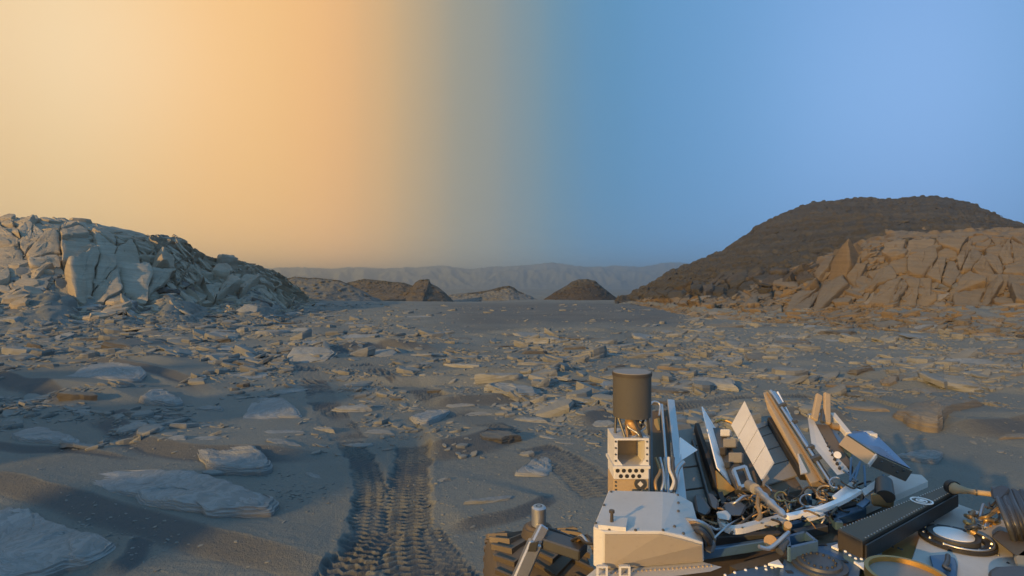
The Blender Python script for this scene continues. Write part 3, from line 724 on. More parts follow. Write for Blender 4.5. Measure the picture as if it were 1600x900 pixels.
def put_rock(x, y, length, hs, kind, i, yaw, dark, label, group, sink=0.0, lean=0.0, ws=1.0, tan=False):
    me = (PROTO_D if dark else PROTO_T if tan else PROTO)[kind][i % len(PROTO[kind])]
    o = bpy.data.objects.new('rock', me); COL.objects.link(o)
    n = normal_at(x, y); z = float(surface_z(x, y)[0])
    q = Vector((0, 0, 1)).rotation_difference(n)
    lq = Matrix.Rotation(lean, 4, 'X')
    o.matrix_world = Matrix.Translation((x, y, z - sink)) @ q.to_matrix().to_4x4() @ Matrix.Rotation(yaw, 4, 'Z') @ lq @ Matrix.Diagonal((length, length * ws, length * hs * 0.52, 1))
    return setp(o, label, 'rock', group)
# notable rocks: column and row of the foot, width in photo pixels, kind, which, turn, height factor, depth factor, dark, label
NOTABLE = [
    (333, 750, 40, 'block', 0, 0.5, 0.9, 0.8, 0, 'bluish angular stone leaning on the layered grey wedge'),
    (328, 650, 60, 'wedge', 3, -0.3, 0.9, 0.6, 0, 'low pale wedge pointing left, right of the smooth pale pointed slab'),
    (285, 676, 46, 'block', 3, 0.3, 0.75, 0.8, 0, 'small pale peaked stone casting a dark right side, above the bare sand'),
    (120, 632, 62, 'block', 2, 0.0, 0.75, 0.7, 1, 'dark rounded stone with shadowed front on the left sand'),
    (55, 550, 44, 'wedge', 0, -0.5, 1.2, 0.6, 1, 'dark edged slab tilted at the foot of the left rubble slope'),
    (452, 622, 54, 'flat', 0, 0.5, 0.9, 0.9, 0, 'pale slab tilted beside the far end of the left wheel track'),
    (505, 682, 62, 'wedge', 1, -0.6, 0.7, 0.5, 0, 'narrow slab with dark left edge beside the older wheel track'),
    (442, 685, 62, 'flat', 2, 0.2, 0.8, 0.7, 0, 'low bluish slab in sand left of the narrow dark edged slab'),
    (440, 702, 60, 'flat', 3, -0.2, 0.7, 0.6, 0, 'thin broken slab directly above the dark ripple left of the tracks'),
    (592, 686, 58, 'wedge', 3, -0.2, 0.6, 0.7, 0, 'pale slab half pressed under the wheel track head'),
    (565, 706, 46, 'flat', 1, 0.1, 0.8, 0.7, 0, 'flat pale stone run over by the older wheel track'),
    (490, 752, 46, 'flat', 0, -0.6, 0.9, 0.4, 0, 'thin bluish flake in sand left of the wheel tracks'),
    (532, 780, 36, 'flat', 2, 0.0, 1.0, 0.5, 0, 'small bluish stone touching the left side of the wheel tracks'),
    (688, 758, 34, 'wedge', 1, 0.4, 0.9, 0.6, 0, 'small blue grey stone touching the right side of the newer wheel track'),
    (378, 608, 22, 'block', 1, 0.2, 1.2, 0.9, 1, 'small dark cube shaped stone standing on pale slab'),
    (545, 652, 70, 'wedge', 4, 0.1, 0.75, 0.7, 0, 'blocky slab with a lit orange left end beside the far track'),
    (586, 642, 36, 'wedge', 0, 0.2, 0.7, 0.6, 0, 'small slab shadowed at right, next to the blocky orange ended slab'),
    (718, 642, 46, 'flat', 2, 0.1, 0.9, 0.5, 0, 'pale lens shaped slab beneath the straight dark ripple'),
    (745, 657, 52, 'wedge', 3, 0.0, 0.6, 0.6, 0, 'pale slab with blue right end between ripple and layered ledge'),
    (683, 618, 36, 'block', 2, 0.1, 0.5, 0.6, 1, 'low blue grey stone behind the straight dark ripple'),
    (725, 584, 70, 'long', 0, -0.5, 1.1, 1.0, 0, 'long log shaped rock ending in a dark right face'),
    (790, 600, 78, 'long', 1, 0.05, 1.1, 1.1, 0, 'long low rock with bright orange left end'),
    (840, 580, 66, 'long', 2, 0.2, 1.0, 1.0, 0, 'thin long rock ledge behind the long orange ended rock'),
    (775, 692, 82, 'wedge', 1, 0.25, 0.75, 0.7, 1, 'dark layered ledge at the right end of the curved ripple'),
    (825, 668, 62, 'wedge', 4, -0.3, 0.6, 0.6, 0, 'pale slab with orange chip, above the dark layered ledge'),
    (856, 690, 34, 'flat', 0, -0.6, 1.2, 0.5, 0, 'small pale flake pointing down right beside the rocky ledge'),
    (821, 716, 26, 'block', 1, 0.1, 0.9, 0.9, 0, 'small upright pale stone on the flat plate'),
    (775, 792, 84, 'long', 1, 0.35, 0.7, 0.8, 0, 'long thin bluish sliver lying in bare sand left of the rover'),
    (736, 827, 18, 'flat', 1, 0.5, 1.5, 0.6, 0, 'tiny blue flake in sand below the long thin sliver'),
    (866, 626, 40, 'wedge', 0, 0.0, 0.7, 0.6, 0, 'low stone with lit orange front left of the drum antenna'),
    (832, 562, 52, 'wedge', 2, 0.1, 0.8, 0.5, 1, 'dark rock with bright left face, foremost below the long ridge'),
    (895, 553, 40, 'wedge', 4, 0.0, 0.8, 0.5, 1, 'small dark hump shaped rock below the rounded butte'),
    (906, 612, 56, 'wedge', 1, 0.2, 0.7, 0.6, 1, 'dark backed slab just left of the drum antenna'),
    (938, 672, 52, 'flat', 1, 0.1, 1.2, 0.8, 0, 'pale curved slab beside the legs of the drum antenna'),
    (922, 648, 46, 'wedge', 3, 0.3, 0.7, 0.7, 0, 'low tan slab beside the drum antenna'),
    (1032, 640, 62, 'wedge', 0, 0.1, 0.7, 0.6, 1, 'brown pyramid shaped stone right of the drum antenna'),
    (1060, 588, 56, 'long', 1, 0.1, 1.0, 1.0, 0, 'long low tan ledge behind the drum antenna'),
    (1342, 590, 62, 'wedge', 2, 0.35, 0.8, 0.7, 1, 'dark faced overhanging rock below the broken tan cliff'),
    (1390, 605, 48, 'wedge', 1, 0.5, 0.8, 0.6, 0, 'tilted two layered tan stone right of the dark overhanging rock'),
    (1312, 614, 52, 'block', 2, 0.0, 0.45, 0.5, 0, 'low tan boulder with dark underside behind the tilted box antenna'),
    (1348, 650, 68, 'wedge', 4, -0.5, 0.6, 0.8, 0, 'sharp keeled tan rock behind the tilted box antenna'),
    (1446, 622, 66, 'wedge', 3, 0.1, 0.6, 0.6, 0, 'tan slab with lit orange front behind the large layered slab'),
    (1475, 604, 64, 'flat', 1, 0.1, 1.2, 0.8, 0, 'pale curled slab behind the lit orange fronted slab'),
    (1430, 692, 30, 'flat', 2, 0.0, 1.5, 0.7, 0, 'small tan pebble shaped slab under the large layered slab'),
    (1585, 693, 64, 'wedge', 0, 0.15, 0.6, 0.6, 0, 'pointed tan slab at the right edge, tip towards the box antenna'),
    (1538, 583, 28, 'flat', 3, 0.0, 1.2, 0.8, 0, 'small rounded tan stone alone on bare sand at right'),
    (1588, 592, 34, 'wedge', 2, 0.3, 0.7, 0.6, 0, 'tan stone at right edge on bare sand'),
    (1570, 562, 80, 'wedge', 1, 0.1, 0.6, 0.7, 0, 'broad layered tan slab at right edge in the rock field'),
    (1503, 508, 34, 'block', 1, 0.4, 0.8, 0.7, 1, 'dark chunk with black shadow below the tall tan blocks'),
    (1262, 508, 32, 'block', 0, 0.4, 0.9, 0.8, 1, 'dark boulder at the foot of the broken tan cliff'),
    (1580, 488, 42, 'wedge', 4, -0.6, 1.0, 0.8, 0, 'big orange triangular stone at the foot of the tall tan blocks'),
    (148, 476, 24, 'block', 0, 0.2, 0.9, 0.8, 0, 'pale round boulder with orange underside on the left rubble slope'),
    (245, 487, 36, 'wedge', 3, 0.3, 0.8, 0.6, 0, 'forked pale stone on the rubble slope right of the round boulder'),
    (15, 512, 70, 'wedge', 1, -0.5, 0.8, 0.7, 0, 'big blue grey slab at the left edge on the rubble slope'),
    (278, 538, 36, 'block', 3, 0.0, 0.6, 0.7, 0, 'pale blue block with dark base at the foot of the rubble slope'),
    (1322, 520, 40, 'long', 0, 0.5, 1.3, 1.0, 0, 'long slab leaning up right below the broken tan cliff'),
    (715, 578, 40, 'long', 1, -0.3, 0.9, 0.9, 1, 'dark narrow stone before the log shaped rock')]
def hit(px, py):
    """the place on the ground or hills seen at a photo pixel"""
    t = (px - CX) / F; Y = np.concatenate([np.arange(2, 40, 0.02), np.arange(40, 200, 0.2)])
    zr = CH - (py - HY) / F * Y; zs = surface_z(t * Y, Y); k = np.argmax(zs >= zr)
    return t * Y[k], Y[k]
placed = []
for px, py, wpx, kind, i, yaw, hs, ws, dark, label in NOTABLE:
    x, y = hit(px, py - min(0.18 * wpx, 10)); L = wpx * y / F
    put_rock(x, y, L, hs * 1.4, kind, i, yaw + (math.pi if i % 2 else 0), dark, label, None, 0.01, 0, ws, (' tan ' in label or label.startswith('tan ') or 'orange triang' in label) and not dark); placed.append((x, y, L * 0.5))

# low slabs still half bedded in the sand, each traced where it lies and rising to its broken edge
LEDGES = [  # outline on the ground (photo pixels), height, direction of the broken edge, label
    ([(72, 752), (150, 748), (270, 748), (330, 760), (400, 785), (436, 803), (420, 818), (350, 823), (270, 815), (190, 795), (120, 775)], 0.12, (1, -0.55), 'largest pale slab, stepped at its end, behind the long curved ripple'),
    ([(300, 708), (330, 702), (385, 708), (412, 722), (425, 742), (395, 748), (335, 746), (318, 730)], 0.13, (1, -0.6), 'layered grey slab with fine steps, above the tip of the largest pale slab'),
    ([(15, 690), (50, 672), (85, 680), (125, 703), (60, 702), (25, 698)], 0.09, (0.2, -1), 'pale flat slab tapering to the right on bare sand at far left'),
    ([(-40, 800), (20, 795), (60, 812), (130, 842), (180, 866), (150, 888), (90, 902), (-40, 915)], 0.10, (0.5, -1), 'pale layered slab in the bottom left corner, below the long dark ripple'),
    ([(375, 660), (400, 625), (440, 622), (470, 652), (430, 657)], 0.06, (1, -0.3), 'broad pale flat slab just left of the older wheel track'),
    ([(100, 600), (150, 573), (215, 580), (226, 600), (180, 607)], 0.09, (1, -0.4), 'broad flat pale slab flush with sand above the dark rounded stone'),
    ([(1398, 655), (1440, 632), (1500, 632), (1535, 641), (1485, 662), (1465, 679), (1430, 672)], 0.26, (0.35, -1), 'large layered tan slab with two tiers right of the box antenna'),
    ([(803, 742), (838, 715), (860, 718), (856, 743)], 0.05, (-0.6, -1), 'flat pale plate left of the track near the rover'),
    ([(1393, 722), (1430, 706), (1470, 710), (1460, 730)], 0.10, (0.2, -1), 'pale lens shaped slab below the large layered slab'),
    ([(638, 650), (665, 640), (702, 640), (690, 655), (668, 665), (648, 662)], 0.12, (0.6, -1), 'low fan shaped layered slab above the newer track'),
    ([(218, 628), (240, 608), (262, 614), (286, 634), (250, 637)], 0.15, (-0.2, -1), 'smooth pale pointed slab left of two similar stones on the sand')]
for li, (out_px, H, bd, label) in enumerate(LEDGES):
    o = smooth_line(np.array([G(*p) for p in out_px + out_px[:1]]), 8)[:-1]; ns = len(o); c0 = o.mean(0)
    ext = np.linalg.norm(o - c0, axis=1).max()
    o = o + (0.035 * ext * np.stack([perlin2(o[:, 0] * 9 / ext, o[:, 1] * 9 / ext, 60 + li), perlin2(o[:, 0] * 9 / ext, o[:, 1] * 9 / ext, 80 + li)], -1))
    bd = np.array(bd) / np.hypot(*bd); smax = ((o - c0) @ bd).max(); smin = ((o - c0) @ bd).min()
    rg = [(1.0, -.5), (1.0, 0.0), (1.0, .2), (.985, .24), (.98, .42), (.955, .46), (.95, .64), (.92, .68), (.912, .84), (.88, .9), (.86, .97)] + [(x, 1.0) for x in np.linspace(.8, .08, 16)]
    V = []
    for sc, zf in rg:
        p = c0 + (o - c0) * sc; sN = np.clip(((p - c0) @ bd - smin) / (smax - smin), 0, 1)
        wv = 0.04 + 0.96 * sN ** 1.15
        ter = np.clip((sN - 0.72) / 0.07 + 0.7 * perlin2(p[:, 0] * 3 / ext, p[:, 1] * 3 / ext, 7 + li), 0, 3.4); ter = np.floor(ter) + sstep(0.7, 1.0, ter - np.floor(ter))
        side2 = np.clip(((p - c0) @ np.array([-bd[1], bd[0]])) / ext, -1, 1)
        h = H * (zf * wv - (0.13 * ter * (zf > .8)) * wv - 0.25 * wv * side2 ** 2 * (zf > .5)) if zf > 0 else np.full(ns, H * zf)
        zg = surface_z(p[:, 0], p[:, 1])
        rough = 0.05 * H * perlin2(p[:, 0] * 2.5, p[:, 1] * 2.5, 3 + li) + 0.008 * fbm2(p[:, 0] * 9, p[:, 1] * 9, 3, 5 + li) - 0.012 * (np.floor(zg * 40 + p[:, 0] * 3.1 + 2.2 * p[:, 1] + perlin2(p[:, 0] * 2, p[:, 1] * 2, 9)) % 2)
        V.append(np.column_stack([p, np.minimum(zg, zg.mean() + .03) * .5 + zg.mean() * .5 + h + rough * (zf > .3)]))
    V.append(np.array([[c0[0], c0[1], V[-1][:, 2].mean()]])); V = np.concatenate(V)
    org = np.array([c0[0], c0[1], V[:, 2].min()])
    nr = len(rg); f4 = grid_faces(nr, ns, True); last = (nr - 1) * ns
    f3 = np.array([[last + i, last + (i + 1) % ns, nr * ns] for i in range(ns)])
    a3 = V[f3[0]]
    if np.cross(a3[1] - a3[0], a3[2] - a3[0])[2] < 0: f4 = f4[:, ::-1]; f3 = f3[:, ::-1]
    me = np_mesh('rock', V - org, [f4, f3]); me.set_sharp_from_angle(angle=D(40))
    ob = link_mesh('rock', me, M_TANROCK if 'tan' in label else M_LEDGE); ob.location = org; setp(ob, label, 'rock'); placed.append((c0[0], c0[1], ext * 0.85))
def col_word(px):
    for lim, wd in ((120, "pale cliff's left end"), (300, "pale cliff's middle"), (455, "pale cliff's low end"), (595, 'low mesa'),
                    (707, 'pointed butte'), (845, 'long ridge'), (972, 'rounded butte'), (1120, "mound's low foot"), (1270, "mound's steep flank"),
                    (1430, "tan cliff's broken part"), (9999, "tan cliff's tall blocks")):
        if px < lim: return wd
def density(px, py):
    d = 1.0
    d *= 0.12 + 0.88 * sstep(508, 528, py) if 640 < px < 1060 else 1.0          # smooth dark sand before the buttes
    if 560 < px <= 640: d *= 0.5 + 0.5 * sstep(500, 520, py)
    d *= 1 - 0.9 * sstep(615, 705, py)
    if px < 460 and py > 600: d *= 0.7
    if px > 1380 and py > 610: d *= 0.25
    return d
q = np.random.default_rng(5); cand = []
pxs_ = q.uniform(-60, 1660, 64000); u_ = q.random(64000)
pys_ = 476 + 240 * u_ ** 1.7
Ys = F * CH / (pys_ - HY); Xs = (pxs_ - CX) / F * Ys
# on the rubble slopes too
n2 = 14000; side = q.random(n2) < 0.5
azs = np.where(side, q.uniform(D(-47), D(-21), n2), q.uniform(D(13), D(45), n2)); pr = q.uniform(-0.15, 1.3, n2)
hp = np.where(side[:, None], hill_at(KL, azs, np.clip(pr, 0, 1.3)), hill_at(KR, azs, np.clip(pr, 0, 1.3)))
Xs = np.concatenate([Xs, hp[:, 0]]); Ys = np.concatenate([Ys, hp[:, 1]]); slope = np.concatenate([np.zeros(64000, bool), np.ones(n2, bool)])
ZS = surface_z(Xs, Ys); PX = CX + F * Xs / Ys; PY = HY + F * (CH - ZS) / Ys
sizes = 0.06 * np.exp(q.exponential(0.58, len(Xs))) ; sizes = np.clip(sizes, 0.06, 1.3)
sizes *= np.where((PX < 520) & ~slope, 1.3, 1.0)
sizes *= np.clip(Ys / 11, 0.35, 1.5) ** 0.55
NPL = np.array(placed)
tr_pts = [(pts, hw) for pts, hw, *_ in TRACK_L]
tdist = np.full(len(Xs), 9.0)
for pts, hw in tr_pts: tdist = np.minimum(tdist, np.abs(seg_dist(Xs, Ys, pts)[0]) - hw)
clus = sstep(-0.35, 0.35, fbm2(Xs / 2.6, Ys / 3.6, 3, 77)) * 0.85 + 0.15
okm = np.array([(s or q.random() < density(px, py) * cl) for s, px, py, cl in zip(slope, PX, PY, clus)])
okm &= slope | (ZS - ground_z(Xs, Ys) < 0.12)
okm &= ~((PY > 560) & (tdist < sizes * 0.5)) & ~((Xs > 0.1) & (Xs < 2.6) & (Ys < 4.2)) & ~((Xs < 0.6) & (Xs > -.2) & (Ys < 3.6))
okm &= ~((np.abs(Xs - 4.2) < 1.6) & (np.abs(Ys - 5.6) < 1.2) & (sizes > 0.12))
dmin = np.min(np.hypot(Xs[:, None] - NPL[None, :, 0], Ys[:, None] - NPL[None, :, 1]) - NPL[None, :, 2], axis=1); okm &= dmin > sizes * 0.35
idx = np.nonzero(okm)[0]
show = sizes[idx] * F / Ys[idx]; order = idx[np.argsort(-show)]
N_IND = 300 - len(NOTABLE) - len(LEDGES)
kept = []; small = []; specs = {}
for k in order:
    if len(kept) < N_IND and all((Xs[k] - a) ** 2 + (Ys[k] - b) ** 2 > (0.42 * (sizes[k] + s)) ** 2 for a, b, s in kept) and -20 < PX[k] < 1620 and not (PX[k] > 950 and PY[k] > 640 and PX[k] < 1440):
        kept.append((Xs[k], Ys[k], sizes[k])); x, y, L = Xs[k], Ys[k], sizes[k]
        kind = q.choice(['flat', 'wedge', 'block', 'long'], p=[0.42, 0.36, 0.07, 0.15]); dark = q.random() < 0.16
        lk = {'flat': 'flat slab', 'wedge': 'wedge slab', 'block': 'chunky stone', 'long': 'narrow slab'}[kind]
        band = 'on rubble slope under ' if slope[k] else ('in far rock field below ' if PY[k] < 535 else 'in middle rock field below ' if PY[k] < 590 else 'on near sand below ')
        wpx = L * F / y
        size = 'broad ' if wpx > 42 else 'small ' if wpx < 27 else 'medium '
        specs.setdefault((size + ('dark ' if dark else 'tan ' if slope[k] and x > 0 else 'pale ') + lk, band + col_word(PX[k])), []).append((PX[k], x, y, L, kind, dark, slope[k]))
    else: small.append(k)
for (what, where), lst in specs.items():
    lst.sort(); n_ = len(lst)
    for i, (px, x, y, L, kind, dark, sl) in enumerate(lst):
        pre = '' if n_ == 1 else ('left ', 'right ')[i] if n_ == 2 else ('leftmost ' if i == 0 else 'rightmost ' if i == n_ - 1 else ('second', 'third', 'fourth', 'fifth', 'sixth', 'seventh', 'eighth')[min(i - 1, 6)] + ' leftmost ')
        put_rock(x, y, L, q.uniform(0.6, 1.15), kind, q.integers(0, 5), q.normal(0.15, 0.45) + (math.pi if q.random() < .5 else 0), dark, pre + what + ' ' + where, 'rocks ' + where, L * 0.02, q.normal(0, 0.14), q.uniform(0.8, 1.3), sl and x > 0)
# the many small stones: real geometry, joined
lowp = [rock_mesh('s', 300 + i, q.uniform(0.4, 0.8), q.uniform(0.16, 0.4), q.uniform(0.2, 0.9), 0, 9, True) for i in range(24)]
small = np.array(small); tanm = slope[small] & (Xs[small] > 0); tan_small = small[tanm]; small = small[~tanm]
# pebbles in patches near the camera
pe = []
for cx_, cy_, sx_, sy_, n_ in ((445, 775, 45, 16, 160), (200, 845, 60, 22, 90), (120, 815, 40, 20, 50), (700, 800, 50, 30, 60), (870, 800, 30, 30, 40), (560, 760, 300, 60, 160), (60, 645, 60, 18, 140), (250, 720, 160, 30, 120), (1480, 640, 90, 60, 200)):
    a = np.stack([q.normal(cx_, sx_, n_), q.normal(cy_, sy_, n_)], -1); a = a[a[:, 1] > 600]
    pe += [(*G(px, py), q.uniform(0.012, 0.045)) for px, py in a]
for cx_, cy_, sx_, n_ in ((590, 800, 60, 0),): pass
pe = np.array(pe)
sX = np.concatenate([Xs[small], pe[:, 0]]); sY = np.concatenate([Ys[small], pe[:, 1]]); sS = np.concatenate([np.minimum(sizes[small], 0.8), pe[:, 2]])
def scatter_mesh(name, sX, sY, sS, mat, q):
    e = 0.3; z0 = surface_z(sX, sY); zx = (surface_z(sX + e, sY) - surface_z(sX - e, sY)) / (2 * e); zy = (surface_z(sX, sY + e) - surface_z(sX, sY - e)) / (2 * e)
    zx = np.clip(zx, -1.2, 1.2); zy = np.clip(zy, -1.2, 1.2)
    Vs, F4, F3, off = [], [], [], 0
    for x, y, s, z, gx, gy in zip(sX, sY, sS, z0, zx, zy):
        V, f4, f3 = lowp[q.integers(0, len(lowp))]
        a = q.uniform(0, 2 * math.pi) if q.random() < .2 else q.normal(0.15, .4); c_, s_ = math.cos(a), math.sin(a)
        vx = (V[:, 0] * c_ - V[:, 1] * s_) * s; vy = (V[:, 0] * s_ + V[:, 1] * c_) * s; vz = V[:, 2] * s * q.uniform(.35, .85) + vx * q.normal(0, .2)
        Vs.append(np.stack([x + vx, y + vy, z + vz + gx * vx + gy * vy], -1)); F4.append(f4 + off); F3.append(f3 + off); off += len(V)
    me = np_mesh(name, np.concatenate(Vs), [np.concatenate(F4), np.concatenate(F3)], False)
    return link_mesh(name, me, mat)
M_TANROCK2 = make_rock('tan_stone', (0.15, 0.132, 0.105), (0.25, 0.22, 0.175), 0.3, 12.0, 0.3, 0.01)
M_PEB = make_rock('pebble_rock', (0.165, 0.175, 0.172), (0.30, 0.313, 0.308), 0.4, 12.0, 0.3, 0.01)
setp(scatter_mesh('small_stones', sX, sY, sS, M_PEB, q), 'countless small grey stones strewn over the sand and rubble slopes', kind='stuff')
n3 = 3600; azs = q.uniform(D(-48), D(-20), n3); pr = np.where(q.random(n3) < .6, q.uniform(0.45, 1.5, n3), q.uniform(1.5, 3.3, n3)); hp = hill_at(KL, azs, np.clip(pr, 0, 3))
setp(scatter_mesh('cliff_rubble', hp[:, 0], hp[:, 1], np.clip(0.2 * np.exp(q.exponential(.5, n3)), .2, 1.3), M_CLIFF, q), 'pale angular rubble lodged on the ledges of the pale ridge', kind='stuff')
n3 = 2400; azs = q.uniform(D(27), D(45), n3); pr = np.where(q.random(n3) < .6, q.uniform(0.4, 1.3, n3), q.uniform(1.3, 2.3, n3)); hp = hill_at(KR, azs, pr)
setp(scatter_mesh('ledge_rubble', hp[:, 0], hp[:, 1], np.clip(0.2 * np.exp(q.exponential(.5, n3)), .2, 1.3), M_TAN, q), 'tan broken rubble lodged among the blocks of the tan cliff', kind='stuff')
setp(scatter_mesh('slope_stones', Xs[tan_small], Ys[tan_small], np.minimum(sizes[tan_small], 0.8), M_TANROCK2, q), 'small tan stones littering the foot of the mound and its cliff', kind='stuff')
# dark rubble on the mound's cap and broken chips on its shelf
n3 = 5200; azs = q.uniform(D(13), D(45), n3); pr = np.where(azs < D(28.5), q.uniform(1.4, 5.0, n3), q.uniform(2.1, 5.0, n3)); hp = hill_at(KR, azs, pr)
setp(scatter_mesh('mound_rubble', hp[:, 0], hp[:, 1], np.clip(0.15 * np.exp(q.exponential(.5, n3)), .12, 1.1), M_CAP, q), 'dark angular rubble covering the rounded cap of the mound', kind='stuff')
# ------------------------------------------------------------------ the rover: one thing, its parts and sub-parts
def paint(name, col, rough=0.5, metal=0.0, dust=0.4, spec=0.4, scratch=0.25, dust_col=(0.25, 0.2, 0.15)):
    m, t, b = mat_new(name); geo = t.new('ShaderNodeNewGeometry'); pos = geo.outputs['Position']
    n1 = noise(t, pos, 6.0, 5, 0.6); n2 = noise(t, pos, 60.0, 4, 0.65)
    c = t.mix(t.math('MULTIPLY', t.ramp(n2, [(0.58, (0, 0, 0)), (0.72, (1, 1, 1))]), scratch), (*col,), tuple(v * 0.5 for v in col))
    nz = t.new('ShaderNodeSeparateXYZ', inp={0: geo.outputs['Normal']}).outputs[2]
    k = t.math('MULTIPLY', t.ramp(t.math('ADD', t.math('MULTIPLY', nz, 0.55), t.math('MULTIPLY', n1, 0.6)), [(0.35, (0, 0, 0)), (0.95, (1, 1, 1))]), dust)
    c = t.mix(k, c, dust_col); t.l.new(c, b.inputs['Base Color'])
    b.inputs['Metallic'].default_value = metal; b.inputs['Specular IOR Level'].default_value = spec
    t.l.new(t.math('ADD', t.math('MULTIPLY', n1, 0.3), rough - 0.1), b.inputs['Roughness'])
    bump(t, b, t.math('ADD', n2, n1), 0.12, 0.003)
    return m
RM = dict(
    white=paint('white_paint', (0.66, 0.65, 0.63), 0.5, dust=0.5, dust_col=(0.40, 0.35, 0.29), scratch=0.35), panel=paint('dusty_shaded_panel', (0.40, 0.345, 0.275), 0.6, dust=0.4, dust_col=(0.3, 0.24, 0.17), scratch=.3), clean=paint('clean_white', (0.92, 0.92, 0.92), 0.45, dust=0.0, scratch=0.05),  # panel tone holds dust and the shade painted on the box front
    black=paint('black_coating', (0.028, 0.028, 0.03), 0.45, dust=0.12), brown=paint('dusty_black_and_shade', (0.06, 0.052, 0.044), 0.6, dust=0.8, dust_col=(0.17, 0.125, 0.08)),
    metal=paint('bare_metal', (0.55, 0.56, 0.58), 0.35, 0.85, 0.15), dark=paint('dark_metal', (0.10, 0.105, 0.11), 0.4, 0.5, 0.2),
    gold=paint('gold_film_and_sunlit', (0.55, 0.33, 0.10), 0.4, 0.6, 0.2), tan=paint('dusty_tan_paint', (0.45, 0.34, 0.21), 0.6, dust=0.5, dust_col=(0.33, 0.24, 0.15)),  # gold film; also paints sunlight on the drum rim and lit fin
    grey=paint('grey_panel', (0.26, 0.25, 0.235), 0.6, dust=0.3), drum=paint('drum_cover', (0.085, 0.08, 0.07), 0.7, dust=0.2),
    blue=paint('anodised_plate', (0.10, 0.19, 0.30), 0.35, 0.4, 0.12), mirror=paint('mirror_sheet', (0.16, 0.34, 0.52), 0.25, 0.9, 0.05), wheel=paint('worn_aluminium', (0.13, 0.11, 0.088), 0.55, 0.35, 0.4, dust_col=(0.19, 0.155, 0.115)),
    copper=paint('copper_cable', (0.42, 0.27, 0.13), 0.45, 0.5, 0.2))
ROOT = bpy.data.objects.new('rover', None); COL.objects.link(ROOT); ROOT.location = (1.0, 2.2, 0.0); ROOT.empty_display_size = 0.3
setp(ROOT, 'wheeled exploration rover with white deck, drum antenna and raised panels, standing on the sand', 'rover')
RL = Vector(ROOT.location)
def part(name, bm, mat, parent=None, bevel=0.0, smooth=None):
    if bevel:
        es = [e for e in bm.edges if len(e.link_faces) == 2 and e.calc_face_angle(0) > 0.6]
        bmesh.ops.bevel(bm, geom=es, offset=bevel, segments=1, affect='EDGES', clamp_overlap=True)
    bmesh.ops.recalc_face_normals(bm, faces=bm.faces)
    for v in bm.verts: v.co -= RL
    me = bpy.data.meshes.new(name); bm.to_mesh(me); bm.free()
    if smooth is not None:
        me.polygons.foreach_set('use_smooth', np.ones(len(me.polygons), bool)); me.set_sharp_from_angle(angle=D(smooth))
    return link_mesh(name, me, RM[mat], parent or ROOT)
def NB(): return bmesh.new()
def hull(bm, pts):
    vs = [bm.verts.new(p) for p in pts]; r = bmesh.ops.convex_hull(bm, input=vs)
    bmesh.ops.delete(bm, geom=list({g for g in r['geom_interior'] + r['geom_unused'] if isinstance(g, bmesh.types.BMVert) and g.is_valid}), context='VERTS')
    bmesh.ops.dissolve_limit(bm, angle_limit=0.02, verts=bm.verts, edges=bm.edges)
    return bm
def slab(bm, pts, vec):
    vec = Vector(vec); a = [bm.verts.new(p) for p in pts]; b = [bm.verts.new(Vector(p) + vec) for p in pts]; n = len(a)
    bm.faces.new(a); bm.faces.new(b[::-1])
    for i in range(n): bm.faces.new((a[i], b[i], b[(i + 1) % n], a[(i + 1) % n]))
    return bm
def cyl(bm, p0, p1, r0, r1=None, n=20, cap=True):
    r1 = r0 if r1 is None else r1; p0, p1 = Vector(p0), Vector(p1); d = (p1 - p0).normalized(); a = d.orthogonal().normalized(); b = d.cross(a)
    R = [[bm.verts.new(p + (a * math.cos(2 * math.pi * i / n) + b * math.sin(2 * math.pi * i / n)) * r) for i in range(n)] for p, r in ((p0, r0), (p1, r1))]
    for i in range(n): bm.faces.new((R[0][i], R[0][(i + 1) % n], R[1][(i + 1) % n], R[1][i]))
    if cap: bm.faces.new(R[0][::-1]); bm.faces.new(R[1])
    return bm
def tube(bm, pts, r, n=8, radii=None, smooth_n=5):
    P_ = [Vector(p) for p in (smooth_line(np.array([tuple(p) for p in pts]), smooth_n) if smooth_n and len(pts) > 2 else pts)]
    m_ = len(P_); rr_ = [r] * m_ if radii is None else list(np.interp(np.linspace(0, len(radii) - 1, m_), range(len(radii)), radii))
    rings = []; a = None
    for i, p in enumerate(P_):
        d = (P_[min(i + 1, m_ - 1)] - P_[max(i - 1, 0)]).normalized()
        a = d.orthogonal().normalized() if a is None else (a - d * a.dot(d)).normalized()
        b = d.cross(a); rings.append([bm.verts.new(p + (a * math.cos(2 * math.pi * k / n) + b * math.sin(2 * math.pi * k / n)) * rr_[i]) for k in range(n)])
    for i in range(m_ - 1):
        for k in range(n): bm.faces.new((rings[i][k], rings[i][(k + 1) % n], rings[i + 1][(k + 1) % n], rings[i + 1][k]))
    bm.faces.new(rings[0][::-1]); bm.faces.new(rings[-1]); return bm
def ring(bm, c, r0, r1, h, n=40):
    """flat annulus with thickness h upward from c"""
    c = Vector(c); V = [[bm.verts.new(c + Vector((math.cos(2 * math.pi * i / n) * r, math.sin(2 * math.pi * i / n) * r, z))) for i in range(n)] for r, z in ((r0, 0), (r1, 0), (r1, h), (r0, h))]
    for j in range(4):
        for i in range(n): bm.faces.new((V[j][i], V[j][(i + 1) % n], V[(j + 1) % 4][(i + 1) % n], V[(j + 1) % 4][i]))
    return bm
def bar(bm, p0, p1, w_, h_, up=(0, 0, 1)):
    p0, p1 = Vector(p0), Vector(p1); d = (p1 - p0).normalized(); s = d.cross(Vector(up)).normalized() * w_ / 2; u_ = s.cross(d).normalized() * h_ / 2
    return hull(bm, [p + i * s + j * u_ for p in (p0, p1) for i in (-1, 1) for j in (-1, 1)])
